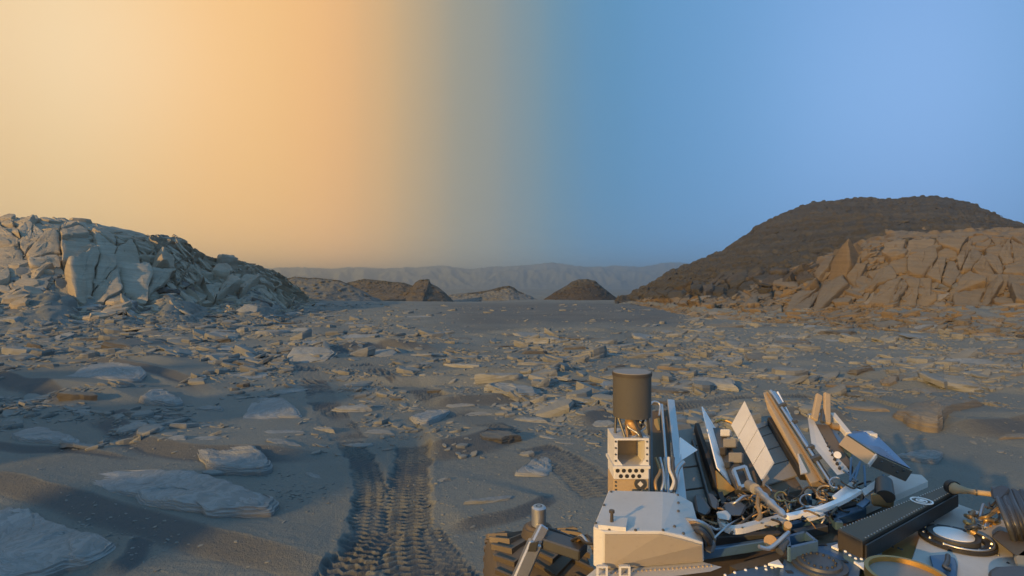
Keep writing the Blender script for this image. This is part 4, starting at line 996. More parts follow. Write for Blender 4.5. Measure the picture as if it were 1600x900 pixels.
def rivets(name, pts, r, h, mat, parent, axis=(0, 0, 1)):
    """each rivet its own object, all sharing one mesh"""
    bm = NB(); cyl(bm, (0, 0, 0), Vector(axis).normalized() * h, r, r * 0.7, 7); me = bpy.data.meshes.new(name); bm.to_mesh(me); bm.free(); me.materials.append(RM[mat])
    for p in pts:
        o = bpy.data.objects.new(name, me); COL.objects.link(o); o.parent = parent; o.location = Vector(p) - RL
def lerp(a, b, n, e=0.0): a, b = Vector(a), Vector(b); return [a + (b - a) * (e + (1 - 2 * e) * i / max(n - 1, 1)) for i in range(n)]
V3 = Vector
# body
b_ = NB(); hull(b_, [V3((x, y, z)) for z in (0.62, 0.955) for x, y in ((0.27, 1.62), (0.44, 2.5), (0.6, 2.62), (1.9, 2.58), (2.02, 2.48), (2.2, 1.9), (2.2, 1.45), (0.3, 1.45))])
body = part('chassis', b_, 'brown', bevel=0.01)
b_ = NB(); hull(b_, [V3((x, y, z)) for z in (0.62, 0.945) for x, y in ((-0.85, -0.75), (0.26, -0.75), (2.1, -0.75), (2.1, 1.44), (0.27, 1.44), (-0.85, 1.3))])
part('front_deck', b_, 'white', bevel=0.01)
# camera mast behind the view point
b_ = NB(); cyl(b_, (-0.63, -0.3, 0.9), (-0.63, -0.3, 1.85), 0.06, 0.05); mast = part('mast', b_, 'white', smooth=40)
b_ = NB(); hull(b_, [V3((-0.63 + x, -0.3 + y, z)) for x in (-.2, .2) for y in (-.11, .11) for z in (1.86, 2.1)]); cyl(b_, (-0.63, -0.3, 2.1), (-0.63, -0.3, 2.15), 0.08)
for s in (-1, 1): cyl(b_, (-0.63 + s * .12, -0.3, 2.08), (-0.63 + s * .15, -0.3, 2.2), 0.018)
part('mast_head', b_, 'white', mast)
# right white deck plate and the tan strip beside the beam
top = 1.0
b_ = NB(); hull(b_, [Pz(px, py, z) for z in (1.0,) for px, py in ((1493, 786), (1441, 824), (1440, 851), (1424, 870), (1395, 960), (1640, 960), (1640, 838))] + [Pz(px, py, 1.0) - V3((0, 0, 0.03)) for px, py in ((1493, 786), (1441, 824), (1440, 851), (1424, 870), (1395, 960), (1640, 960), (1640, 838))])
plate = part('deck_plate', b_, 'white', bevel=0.003)
b_ = NB(); q_ = [Pz(px, py, 0.985) for px, py in ((1482, 786), (1494, 788), (1445, 828), (1446, 855), (1420, 885), (1395, 960), (1330, 960), (1352, 876), (1372, 850))]
slab(b_, q_, (0, 0, -0.028)); part('deck_strip', b_, 'gold')
b_ = NB(); slab(b_, [Pz(px, py, 0.99) for px, py in ((1338, 800), (1450, 752), (1440, 742), (1400, 738), (1362, 758))], (0, 0, -.03)); part('rear_deck_plate', b_, 'white')
rivets('bolt', [Pz(px, py, 1.0) for px, py in ((1458, 815), (1395, 855), (1404, 857), (1409, 859), (1541, 855), (1520, 800), (1560, 868), (1575, 880))], 0.005, 0.004, 'dark', plate)
# bright round target with its dark ring
c_ = Pz(1490, 846, 1.0)
b_ = NB(); ring(b_, c_ + V3((0.012, 0, 0.002)), 0.085, 0.122, 0.012); tgt = part('target_ring', b_, 'black', smooth=40)
b_ = NB(); ring(b_, c_ + V3((0, 0, 0.002)), 0.066, 0.082, 0.026); part('inner_ring', b_, 'dark', tgt, smooth=40)
b_ = NB(); cyl(b_, c_ + V3((0, 0, 0.003)), c_ + V3((0, 0, 0.030)), 0.064, n=40); part('target_disc', b_, 'clean', tgt, smooth=40)
rivets('ring_bolt', [c_ + V3((math.cos(a) * 0.104 + .012, math.sin(a) * 0.104, 0.014)) for a in np.linspace(0, 6.28, 13)[:-1]], 0.006, 0.006, 'metal', tgt)
b_ = NB(); tube(b_, [c_ + V3((math.cos(a) * 0.112 + .012, math.sin(a) * 0.112, 0.018)) for a in np.linspace(-2.6, 0.6, 12)], 0.004, 6); part('ring_wire', b_, 'metal', tgt, smooth=60)
# low drum at the bottom edge, sunlight on its rim painted gold
c_ = Pz(1417, 896, 1.07)
b_ = NB(); cyl(b_, c_ - V3((0, 0, .085)), c_ - V3((0, 0, .014)), 0.108, n=48); dr = part('low_drum', b_, 'grey', smooth=40)
b_ = NB(); ring(b_, c_ - V3((0, 0, .03)), 0.104, 0.1165, 0.032, 56); part('sunlit_rim', b_, 'gold', dr, smooth=40)
# bluish curved cover and hinge right of it
b_ = NB(); hull(b_, [Pz(px, py, z) for z in (1.004, 1.02) for px, py in ((1452, 868), (1478, 866), (1492, 872), (1496, 884), (1494, 905), (1462, 905))]); cv = part('hinge_cover', b_, 'blue', bevel=0.003)
b_ = NB(); tube(b_, [Pz(1481, 868, 1.035), Pz(1480, 878, 1.04), Pz(1476, 886, 1.04), Pz(1484, 890, 1.035)], 0.008); part('hinge_arm', b_, 'dark', cv, smooth=60)
# long black beam
A_, B_, C_, D_ = Pz(1487, 754, 1.10), Pz(1491, 767, 1.10), Pz(1347, 845, 1.10), Pz(1308, 826, 1.10)
b_ = NB(); hull(b_, [A_, B_, C_, D_, A_ - V3((0, 0, .07)), B_ - V3((0, 0, .07)), C_ - V3((0, 0, .075)), D_ - V3((0, 0, .075))])
beam = part('long_beam', b_, 'brown', bevel=0.004)
b_ = NB(); n_ = (C_ - B_).normalized(); o3 = V3((0.006, -0.006, 0)); slab(b_, [B_ + o3 - V3((0, 0, .012)), C_ + o3 - V3((0, 0, .012)), C_ + o3 - V3((0, 0, .068)), B_ + o3 - V3((0, 0, .064))], (0.004, -0.004, 0)); part('side_cover', b_, 'black', beam)
rivets('rivet', [p + (B_ - A_).normalized() * .012 for p in lerp(A_, D_, 44, .03)] + [p - (B_ - A_).normalized() * .010 for p in lerp(B_, C_, 36, .03)], 0.0026, 0.003, 'metal', beam)
em = Pz(1440, 783, 1.101); b_ = NB(); ring(b_, em, 0.034, 0.040, 0.003); ring(b_, em, 0.016, 0.020, 0.003); cyl(b_, em, em + V3((0, 0, .004)), 0.007); bar(b_, em + V3((-.02, 0, .002)), em + V3((.02, 0, .002)), .005, .003); part('round_emblem', b_, 'clean', beam)
b_ = NB(); slab(b_, [Pz(px, py, 0.995) for px, py in ((1140, 884), (1226, 860), (1300, 832), (1318, 842), (1230, 876), (1160, 896))], (0, 0, -.03)); part('dusty_shaded_panel', b_, 'brown', bevel=.003)
# riveted plates and hub along the bottom
zt = 1.02
b_ = NB(); slab(b_, [Pz(px, py, zt) for px, py in ((1226, 872), (1293, 849), (1312, 846), (1344, 884), (1335, 960), (1240, 960), (1218, 895))], (0, 0, -.03)); hp_ = part('hub_plate', b_, 'blue', bevel=0.003)
hc = Pz(1280, 885, zt); b_ = NB(); cyl(b_, hc, hc + V3((0, 0, .012)), 0.088, n=44); cyl(b_, hc + V3((0, 0, .012)), hc + V3((0, 0, .02)), 0.072, 0.068, n=44); part('hub', b_, 'dark', hp_, smooth=40)
rivets('hub_bolt', [hc + V3((math.cos(a) * .05, math.sin(a) * .05, .02)) for a in np.linspace(0, 6.283, 17)[:-1]], 0.005, 0.005, 'black', hp_)
for px, py, w_ in ((1237, 874, .05), (1282, 853, .055), (1322, 880, .02), (1236, 896, .02)):
    b_ = NB(); p = Pz(px, py, zt + .001); bar(b_, p - V3((w_ / 2, -.01, 0)), p + V3((w_ / 2, .01, 0)), .016, .003); part('slot', b_, 'black', hp_)
b_ = NB(); slab(b_, [Pz(px, py, 1.0) for px, py in ((1122, 905), (1150, 893), (1195, 884), (1228, 888), (1240, 905), (1240, 960), (1120, 960))], (0, 0, -.03)); lp = part('riveted_plate', b_, 'blue', bevel=0.003)
rivets('rivet', [Pz(px, py, 1.0) for px, py in ((1133, 899), (1148, 895), (1165, 891), (1182, 888), (1196, 885), (1206, 887), (1212, 886), (1222, 892), (1228, 897), (1197, 890), (1225, 903))], 0.0055, 0.004, 'clean', lp)
b_ = NB(); slab(b_, [Pz(px, py, 1.035) for px, py in ((1315, 850), (1328, 842), (1343, 841), (1345, 857), (1378, 859), (1367, 874), (1341, 877), (1318, 866))], (0, 0, -.02)); rp = part('bracket_plate', b_, 'blue', bevel=0.003)
rivets('rivet', [Pz(px, py, 1.035) for px, py in ((1321, 862), (1328, 868), (1337, 873), (1346, 874), (1356, 872), (1365, 868), (1372, 863), (1320, 853), (1326, 848), (1334, 845), (1327, 856), (1338, 852))], 0.0055, 0.004, 'clean', rp)
for pl_ in (((1200, 880), (1216, 874), (1224, 884)), ((1299, 853), (1318, 846), (1310, 858)), ((1334, 877), (1366, 876), (1350, 888))):
    b_ = NB(); slab(b_, [Pz(px, py, 1.03) for px, py in pl_], (0, 0, -.008)); part('white_gusset', b_, 'clean')
# hollow square frame
fr_ = [Pz(px, py, 1.05) for px, py in ((1233, 866), (1231, 848), (1258, 841), (1276, 856))]
b_ = NB()
for i in range(4): bar(b_, fr_[i], fr_[(i + 1) % 4], .012, .05)
part('open_frame', b_, 'blue')
# white equipment box
tp = [Pz(951, 766, 1.2), Pz(1036, 768, 1.2), Pz(1057, 771, 1.192), Pz(1082, 785, 1.165), Pz(1089, 815, 1.16), Pz(1099, 848, 1.15), Pz(1066, 836, 1.18), Pz(1034, 830, 1.2), Pz(942, 830, 1.2), Pz(927, 823, 1.2), Pz(942, 787, 1.2)]
bt = [Pz(942, 890, 1.06), Pz(1100, 878, 1.06), Pz(927, 884, 1.06), V3((0.37, 2.1, 1.06)), V3((0.70, 2.1, 1.06))]
b_ = NB(); hull(b_, tp + bt); ebox = part('equipment_box', b_, 'white', bevel=0.004)
fp = [Pz(945, 834, 1.19) , Pz(1032, 834, 1.19), Pz(1064, 840, 1.17), Pz(1096, 851, 1.143), Pz(1097, 876, 1.064), Pz(945, 887, 1.067)]
b_ = NB(); slab(b_, [V3((p.x, p.y - .0055, p.z)) for p in fp], (0, .012, 0)); part('shaded_front_panel', b_, 'panel', ebox, bevel=.002)  # darker dusty face, shade on the box front painted into its tone
b_ = NB(); hull(b_, [Pz(px, py, z) for z in (1.04, 1.056) for px, py in ((914, 902), (936, 884), (1090, 876), (1128, 886), (1110, 893), (960, 912))]); part('base_flange', b_, 'white', ebox)
rivets('flange_rivet', [p for p in lerp(Pz(955, 896, 1.056), Pz(1112, 885, 1.056), 24)], 0.0035, 0.004, 'tan', ebox)
rivets('lid_bolt', [Pz(px, py, 1.2) for px, py in ((955, 769), (1004, 767), (944, 790), (931, 818), (952, 828), (993, 829))] + [Pz(1036, 829, 1.199), Pz(1068, 834, 1.18), Pz(1059, 774, 1.19), Pz(1060, 786, 1.19), Pz(1060, 799, 1.19), Pz(1054, 823, 1.19)], 0.0055, 0.005, 'dark', ebox)
b_ = NB(); slab(b_, [Pz(px, py, 1.214) for px, py in ((935, 820), (942, 808), (981, 809), (978, 824))], (0, 0, -.014)); pd = part('peg_plate', b_, 'white', ebox, bevel=0.002)
b_ = NB(); p = Pz(956, 815, 1.214); cyl(b_, p, p + V3((0, 0, .030)), 0.006, 0.005, 12); cyl(b_, p + V3((0, 0, .03)), p + V3((0, 0, .038)), 0.0095, 0.009, 12); part('peg', b_, 'brown', ebox, smooth=40)
for px in (940, 975):
    b_ = NB(); p = Pz(px, 890, 1.075)
    for dx, dz, w_, h_ in ((-.015, 0, .006, .034), (.015, 0, .006, .034), (0, .015, .024, .006), (0, -.015, .024, .006)): hull(b_, [p + V3((dx + i * w_ / 2, -.008 + k * .006, dz + j * h_ / 2)) for i in (-1, 1) for j in (-1, 1) for k in (-1, 1)])
    part('latch', b_, 'white', ebox)
# antenna frame and drum antenna
Yf = 2.25
def Q(px, py, Y=Yf): return P(px, py, Y)
def fbox(bm, x0, y0, x1, y1, Ya, Yb): return hull(bm, [V3((Q(px, 0, Yf).x, Y, Q(0, py, Yf).z)) for px in (x0, x1) for py in (y0, y1) for Y in (Ya, Yb)])
b_ = NB(); fbox(b_, 960, 685, 965, 736, Yf, Yf + .16); fbox(b_, 1008, 685, 1014, 736, Yf, Yf + .16); fbox(b_, 965, 685, 1008, 688, Yf, Yf + .16); fbox(b_, 957, 727, 1015, 731, Yf - .012, Yf + .16)
hull(b_, [V3((Q(px, 0).x, Y, Q(0, py).z)) for px, py in ((964, 728), (974, 728), (964, 716)) for Y in (Yf + .001, Yf + .02)]); hull(b_, [V3((Q(px, 0).x, Y, Q(0, py).z)) for px, py in ((1009, 728), (999, 728), (1009, 716)) for Y in (Yf + .001, Yf + .02)])
afr = part('antenna_frame', b_, 'white', bevel=0.0)
b_ = NB(); fbox(b_, 966, 689, 1007, 727, Yf + .14, Yf + .15); fbox(b_, 967, 701, 1007, 703, Yf + .13, Yf + .139); part('back_panel', b_, 'tan', afr)
b_ = NB(); fbox(b_, 959, 731.5, 1014, 749, Yf - .004, Yf + .14); hpz = part('hole_plate', b_, 'white', afr, bevel=0.003)
for row, (n_, y_, x_) in enumerate(((5, 735.5, 965), (4, 744, 970))):
    for i in range(n_):
        p = Q(x_ + i * 9.6, y_, Yf - .0045); b_ = NB(); cyl(b_, p, p + V3((0, .002, 0)) - V3((0, .003, 0)), 0.0085, n=12); part('round_hole', b_, 'black', afr)
b_ = NB(); fbox(b_, 959, 749.5, 1014, 790, Yf + .004, Yf + .14); part('lower_panel', b_, 'tan', afr, bevel=0.002)
p = Q(1000, 755.5, Yf + .003); b_ = NB(); cyl(b_, p, p - V3((0, .006, 0)), 0.024, n=28); part('round_badge', b_, 'dark', afr, smooth=40)
b_ = NB(); s = .012; slab(b_, [p + V3((0, -.0065, s)), p + V3((s, -.0065, 0)), p + V3((0, -.0065, -s)), p + V3((-s, -.0065, 0))], (0, -.002, 0)); part('badge_diamond', b_, 'white', afr)
rivets('frame_rivet', [Q(962, y_, Yf - .001) for y_ in (690, 700, 710, 720)] + [Q(962, y_, Yf + .003) for y_ in (753, 759, 765)] + [Q(1011, y_, Yf - .001) for y_ in (690, 700, 710, 720)] + [Q(1011, 764, Yf + .003)], 0.0045, 0.004, 'dark', afr, (0, -1, 0))
cx = Q(987.5, 0, 2.33).x; ztp, zbt = 1.625, 1.44
b_ = NB(); cyl(b_, (cx, 2.33, zbt), (cx, 2.33, ztp), 0.080, 0.081, 48); drum = part('drum_antenna', b_, 'drum', smooth=40)
b_ = NB(); ring(b_, (cx, 2.33, ztp - .012), 0.0815, 0.084, 0.014, 48); part('drum_band', b_, 'brown', drum, smooth=40)
b_ = NB(); cyl(b_, (cx, 2.33, ztp), (cx, 2.33, ztp + .004), 0.079, n=48); part('drum_lid', b_, 'grey', drum, smooth=40)
for i, a in enumerate((0.4, 1.3, 2.6, 3.6, 4.6, 5.6)):
    b_ = NB(); tube(b_, [(cx + math.cos(a) * .072, 2.33 + math.sin(a) * .07, zbt), (cx + math.cos(a + .5) * .072, 2.33 + math.sin(a + .5) * .07, 1.362)], .006, 8, smooth_n=0); part('strut', b_, 'dark', drum)
b_ = NB(); tube(b_, [(cx, 2.33, zbt), (cx - .005, 2.32, 1.41), (cx + .01, 2.31, 1.39), (cx, 2.33, 1.36)], .02, 10, [.018, .03, .024, .03]); part('feed', b_, 'copper', drum, smooth=50)
for k, (a, mt) in enumerate(((.1, 'metal'), (2.2, 'copper'), (4.2, 'metal'))):
    b_ = NB(); tube(b_, [(cx + .02 * math.cos(a), 2.33 + .02 * math.sin(a), 1.42), (cx + .05 * math.cos(a), 2.30, 1.40), (cx + .03 * math.cos(a + 1), 2.28, 1.375), (cx + .055 * math.cos(a), 2.27, 1.36)], .005, 7); part('feed_cable', b_, mt, drum, smooth=60)
# left heat exchanger: rails and dark panel rising to the back
def rail(name, bot, topp, w_, h_, mat, parent, up=(0, -.5, 1)):
    b_ = NB(); bar(b_, P(*bot), P(*topp), w_, h_, up); return part(name, b_, mat, parent, bevel=0.002)
lx = NB(); hull(lx, [P(1020, 800, 2.3), P(1052, 805, 2.32), P(1045, 640, 2.9), P(1019, 642, 2.86), P(1020, 815, 2.36), P(1052, 818, 2.38), P(1045, 655, 2.93), P(1019, 656, 2.9)]); lhx = part('side_radiator', lx, 'brown')
rail('rail', (1068, 800, 2.27), (1048, 626, 2.88), .036, .02, 'metal', lhx); rail('rail', (1046, 790, 2.28), (1034, 633, 2.86), .012, .02, 'metal', lhx)
rail('rail', (1018, 770, 2.28), (1017, 640, 2.78), .012, .018, 'dark', lhx)
b_ = NB(); hull(b_, [P(1022, 655, 2.8), P(1031, 652, 2.8), P(1031, 672, 2.74), P(1022, 674, 2.74), P(1026, 660, 2.84)]); part('lit_bracket', b_, 'gold', lhx)
b_ = NB(); tube(b_, [P(1012, 640, 2.8), P(1020, 628, 2.84), P(1031, 632, 2.84), P(1030, 650, 2.8)], .006, 7); part('pipe', b_, 'metal', lhx, smooth=60)
b_ = NB(); tube(b_, [P(1062, 800, 2.2), P(1055, 765, 2.3), P(1058, 735, 2.38), P(1068, 722, 2.42)], .01, 7); part('pipe', b_, 'metal', lhx, smooth=60)
for k in range(5):
    b_ = NB(); tube(b_, [P(1026 + 7 * k, 768, 2.25), P(1024 + 8 * k + (k % 2) * 5, 752, 2.27), P(1031 + 5 * k, 736 - k, 2.32), P(1024 + 7 * k, 715, 2.36)], .007, 7); part('pipe', b_, ('copper', 'metal', 'blue', 'white', 'dark')[k], lhx, smooth=60)
# generator with raised panels
def plate_px(name, pts, mat, parent, th=.008, bevel=0.0):
    ps = [P(*p) for p in pts]; n = (ps[1] - ps[0]).cross(ps[2] - ps[0]).normalized()
    if n.y < 0: n = -n
    b_ = NB(); slab(b_, ps, n * th); return part(name, b_, mat, parent, bevel)
g_ = NB(); hull(g_, [P(1062, 800, 2.42), P(1255, 765, 2.5), P(1205, 690, 2.95), P(1080, 690, 2.95), V3((0.75, 2.4, .95)), V3((1.35, 2.45, .95)), V3((1.35, 2.95, .95)), V3((0.85, 2.95, .95))]); gen = part('power_generator', g_, 'brown')
def strips(name, a, b, c, d, n, mat, parent, gap=.04, th=.008):
    """a-b near edge, d-c far edge; cut into n plates from near to far"""
    a, b, c, d = [P(*p) for p in (a, b, c, d)]; nn = (b - a).cross(d - a).normalized(); nn = -nn if nn.y < 0 else nn
    for i in range(n):
        f0, f1 = (i + gap) / n, (i + 1 - gap) / n; b_ = NB(); slab(b_, [a.lerp(d, f0), b.lerp(c, f0), b.lerp(c, f1), a.lerp(d, f1)], nn * th); part(name, b_, mat, parent)
strips('panel', (1066, 806, 2.34), (1112, 800, 2.42), (1084, 668, 2.98), (1054, 672, 2.90), 4, 'grey', gen)
plate_px('blue_fin', [(1063, 683, 2.62), (1090, 703, 2.62), (1062, 721, 2.5)], 'clean', gen)
rail('separator', (1130, 795, 2.4), (1088, 668, 2.95), .022, .06, 'black', gen); rail('separator', (1112, 800, 2.4), (1082, 690, 2.85), .012, .04, 'dark', gen)
plate_px('white_fin', [(1097.5, 635, 3.0), (1124, 678, 2.92), (1149, 764, 2.52), (1121, 730, 2.55), (1101, 652, 2.9)], 'clean', gen, .006)
plate_px('lit_fin', [(1119, 735, 2.5), (1149, 765, 2.48), (1124, 779, 2.44)], 'gold', gen)  # gold paints in the sunlight on this brown fin
rail('separator', (1162, 770, 2.46), (1118, 672, 2.9), .07, .03, 'dark', gen)
for px, py, w_, h_, Y, mt in ((1133, 676, 15, 11, 2.80, 'white'), (1140, 692, 20, 14, 2.70, 'grey'), (1149, 715, 21, 16, 2.62, 'grey'), (1129, 705, 9, 12, 2.66, 'brown'), (1136, 726, 9, 10, 2.58, 'dark')):
    b_ = NB(); hull(b_, [P(px + sx * w_ / 2 + 3 * dd, py + sy * h_ / 2 + 2 * dd, Y + .04 * dd) for sx in (-1, 1) for sy in (-1, 1) for dd in (0, 1)]); part('electronics_box', b_, mt, gen, bevel=.003)
fr_ = [P(1146, 735, 2.52), P(1164, 730, 2.56), P(1174, 757, 2.46), P(1156, 762, 2.43)]
b_ = NB()
for i in range(4): bar(b_, fr_[i], fr_[(i + 1) % 4], .014, .02, (0, -.6, .8))
part('window_frame', b_, 'metal', gen)
strips('lit_panel', (1190, 751, 2.46), (1209, 722, 2.50), (1163, 626, 2.95), (1142, 664, 2.88), 4, 'white', gen, .025)
strips('low_panel', (1192, 760, 2.52), (1254, 741, 2.60), (1204, 655, 3.10), (1180, 664, 3.02), 4, 'grey', gen, .03)
plate_px('lit_edge', [(1180, 664, 2.98), (1204, 655, 3.06), (1206, 661, 3.05), (1182, 671, 2.97)], 'white', gen)
b_ = NB(); tube(b_, [P(1118, 660, 2.95), P(1127, 656, 2.95), P(1142, 660, 2.92), P(1148, 668, 2.9)], .008, 7); part('pipe', b_, 'gold', gen, smooth=60)
# right heat exchanger rail with pipes
b_ = NB(); hull(b_, [P(1192, 613, 3.12), P(1200, 611, 3.14), P(1291, 748, 2.52), P(1266, 755, 2.47), P(1199, 640, 3.02), P(1205, 622, 3.16), P(1296, 760, 2.56), P(1272, 772, 2.50)]); rr_ = part('long_rail', b_, 'tan', bevel=.003)
for (a, b, w_, mt) in (((1204, 611, 3.13), (1296, 752, 2.5), .010, 'metal'), ((1209, 613, 3.15), (1302, 760, 2.5), .010, 'metal'), ((1215, 613, 3.16), (1258, 697, 2.74), .006, 'clean'), ((1214, 618, 3.13), (1302, 766, 2.46), .008, 'blue'), ((1200, 614, 3.11), (1288, 756, 2.46), .008, 'copper')):
    b_ = NB(); tube(b_, [P(*a), P(*b)], w_, 8, smooth_n=0); part('pipe', b_, mt, rr_)
for px, py, Y in ((1236, 660, 2.88), (1262, 700, 2.70), (1272, 716, 2.62), (1219, 634, 3.0)):
    b_ = NB(); p = P(px, py, Y); bar(b_, p - V3((.02, 0, .01)), p + V3((.03, 0, .01)), .025, .02); part('pipe_clamp', b_, 'dark', rr_, bevel=.002)
plate_px('rail_gusset', [(1247, 708, 2.62), (1262, 738, 2.5), (1252, 740, 2.48)], 'white', rr_)
rail('dark_rail', (1256, 745, 2.55), (1203, 657, 3.04), .03, .04, 'black', rr_)
# antenna gimbal bracket
b_ = NB(); ps = [P(1262, 652, 2.98), P(1268, 662, 2.95), P(1320, 738, 2.5), P(1308, 742, 2.46), P(1268, 694, 2.72)]; slab(b_, ps, (0.03, .012, .0)); gim = part('gimbal_bracket', b_, 'white', bevel=.003)
for a, b, w_, h_, mt in (((1263, 650, 2.98), (1300, 648, 3.02), .02, .02, 'metal'), ((1300, 648, 3.0), (1326, 680, 2.82), .03, .03, 'white'), ((1283, 668, 2.92), (1320, 734, 2.56), .07, .04, 'brown'), ((1291, 668, 2.94), (1322, 712, 2.66), .05, .03, 'blue')):
    b_ = NB(); bar(b_, P(*a), P(*b), w_, h_); part('bracket_arm', b_, mt, gim, bevel=.003)
for a, b, w_, mt in (((1272, 656, 2.9), (1280, 617, 3.0), .034, 'tan'), ((1292, 662, 2.88), (1292, 615, 3.0), .034, 'tan'), ((1285, 660, 2.86), (1286, 640, 2.95), .02, 'dark')):
    b_ = NB(); bar(b_, P(*a), P(*b), w_, .02, (0, -1, .2)); part('post', b_, mt, gim, bevel=.004)
rivets('arm_bolt', lerp(P(1284, 682, 2.82), P(1312, 732, 2.5), 9), .008, .012, 'black', gim, (-.3, -.6, .7))
b_ = NB(); p = P(1308, 712, 2.58); cyl(b_, p, p + V3((-.01, -.02, .01)), .016, n=16); part('pivot', b_, 'metal', gim, smooth=40)
b_ = NB(); p = P(1303, 665, 2.9); cyl(b_, p - V3((.02, 0, 0)), p + V3((.03, .0, -.01)), .02, n=16); part('pivot', b_, 'copper', gim, smooth=40)
# hexagonal box antenna
hx = [P(1322, 680, 2.74), P(1369, 711, 2.52), P(1425, 736, 2.55), P(1380, 691, 2.92), P(1362, 674, 3.02), P(1332, 674, 2.96)]
dn = P(1357, 727, 2.49) - hx[1]
b_ = NB(); slab(b_, hx, dn); hga = part('hexagonal_antenna', b_, 'tan', bevel=.003)
cen = sum(hx, V3((0, 0, 0))) / 6; up_ = (hx[1] - hx[0]).cross(hx[3] - hx[0]).normalized(); up_ = up_ if up_.z > 0 else -up_
b_ = NB(); slab(b_, [cen + (p - cen) * .96 + up_ * .003 for p in hx], up_ * .003); part('antenna_face', b_, 'mirror', hga)
bR = NB(); slab(bR, [hx[1] + (hx[1] - cen) * .012, hx[2] + (hx[2] - cen) * .012, hx[2] + dn * .95 + (hx[2] - cen) * .012, hx[1] + dn * .95 + (hx[1] - cen) * .012], (hx[1] - cen) * .01); part('end_shade_slab', bR, 'brown', hga)  # dark brown slab paints shade onto this end of the antenna
b_ = NB(); bar(b_, hx[1] + (hx[1] - cen) * .03, hx[1] + dn + (hx[1] - cen) * .03, .018, .008, (1, -1, 0)); part('corner_strip', b_, 'white', hga)
b_ = NB(); p = P(1360, 684, 2.93); hull(b_, [p + V3((x, y, z)) for x in (-.02, .02) for y in (-.03, .03) for z in (0, .03)]); part('feed_block', b_, 'white', hga, bevel=.003)
b_ = NB(); bar(b_, P(1368, 688, 2.92), P(1378, 694, 2.9), .04, .03); part('feed_block', b_, 'black', hga, bevel=.003)
rivets('rim_bolt', [P(1378, 722, 2.49), P(1396, 728, 2.5), P(1402, 738, 2.5), P(1412, 735, 2.52)], .006, .006, 'dark', hga, (0, -1, 0))
for a, b in (((1330, 715, 2.55), (1328, 752, 2.42)), ((1344, 722, 2.5), (1336, 748, 2.42)), ((1328, 752, 2.42), (1344, 722, 2.5)), ((1350, 728, 2.48), (1352, 760, 2.38)), ((1318, 735, 2.5), (1340, 752, 2.4)), ((1380, 742, 2.5), (1385, 775, 2.4))):
    b_ = NB(); tube(b_, [P(*a), P(*b)], .005, 7, smooth_n=0); part('strut', b_, 'blue', hga)
b_ = NB(); hull(b_, [P(px, py, Y) for px, py in ((1368, 745), (1395, 752), (1398, 770), (1365, 772)) for Y in (2.36, 2.48)]); part('antenna_mount', b_, 'dark', hga, bevel=.006)
b_ = NB(); hull(b_, [P(px, py, Y) for px, py in ((1360, 770), (1398, 772), (1396, 795), (1362, 790)) for Y in (2.28, 2.4)]); part('mount_base', b_, 'copper', hga, bevel=.008)
b_ = NB(); cyl(b_, P(1382, 752, 2.34), P(1384, 776, 2.27), .03, .034, 18); part('mount_motor', b_, 'dark', hga, smooth=40)
# long curved handling bar across the deck
def ribbon(bm, pts, w_, h_):
    Q_ = [V3(p) for p in smooth_line(np.array([tuple(p) for p in pts]), 5)]; rows = []
    for i, p in enumerate(Q_):
        d = (Q_[min(i + 1, len(Q_) - 1)] - Q_[max(i - 1, 0)]).normalized(); s_ = V3((d.y, -d.x, 0)).normalized() * w_ / 2; u_ = V3((0, 0, h_ / 2))
        rows.append([bm.verts.new(p + a * s_ + b * u_) for a, b in ((-1, -1), (1, -1), (1, 1), (-1, 1))])
    for r0, r1 in zip(rows[:-1], rows[1:]):
        for k in range(4): bm.faces.new((r0[k], r0[(k + 1) % 4], r1[(k + 1) % 4], r1[k]))
    bm.faces.new(rows[0][::-1]); bm.faces.new(rows[-1]); return bm
b_ = NB(); ribbon(b_, [Pz(px, py, 1.10) for px, py in ((1127, 812), (1131, 820), (1140, 827), (1156, 827), (1180, 821), (1204, 815), (1229, 808))], .028, .022); ht = part('deck_bar', b_, 'white', bevel=.002)
b_ = NB(); ribbon(b_, [Pz(px, py, 1.11) for px, py in ((1229, 808), (1252, 803), (1276, 798), (1298, 790), (1318, 781), (1342, 767))], .024, .016); part('bar_end', b_, 'clean', ht)
b_ = NB(); hull(b_, [Pz(px, py, z) for z in (1.08, 1.125) for px, py in ((1119, 800), (1135, 797), (1143, 806), (1140, 813), (1122, 810))]); part('end_block', b_, 'white', ht, bevel=.004)
rivets('bar_bolt', [Pz(px, py, 1.112) for px, py in ((1135, 818), (1160, 825), (1190, 818), (1215, 811))], .004, .004, 'dark', ht)
for a, b, mt, w_ in (((1225, 815), (1342, 790), 'dark', .03), ((1225, 826), (1350, 797), 'blue', .022), ((1088, 845), (1220, 838), 'dark', .03), ((1095, 866), (1225, 846), 'blue', .02), ((1286, 800), (1312, 822), 'blue', .03), ((1300, 815), (1350, 800), 'blue', .024), ((1240, 836), (1290, 826), 'dark', .026), ((1112, 778), (1160, 760), 'dark', .05), ((1190, 790), (1222, 775), 'brown', .04)):
    b_ = NB(); bar(b_, Pz(*a, 1.03), Pz(*b, 1.03), w_, .035); part('deck_beam', b_, mt, bevel=.003)
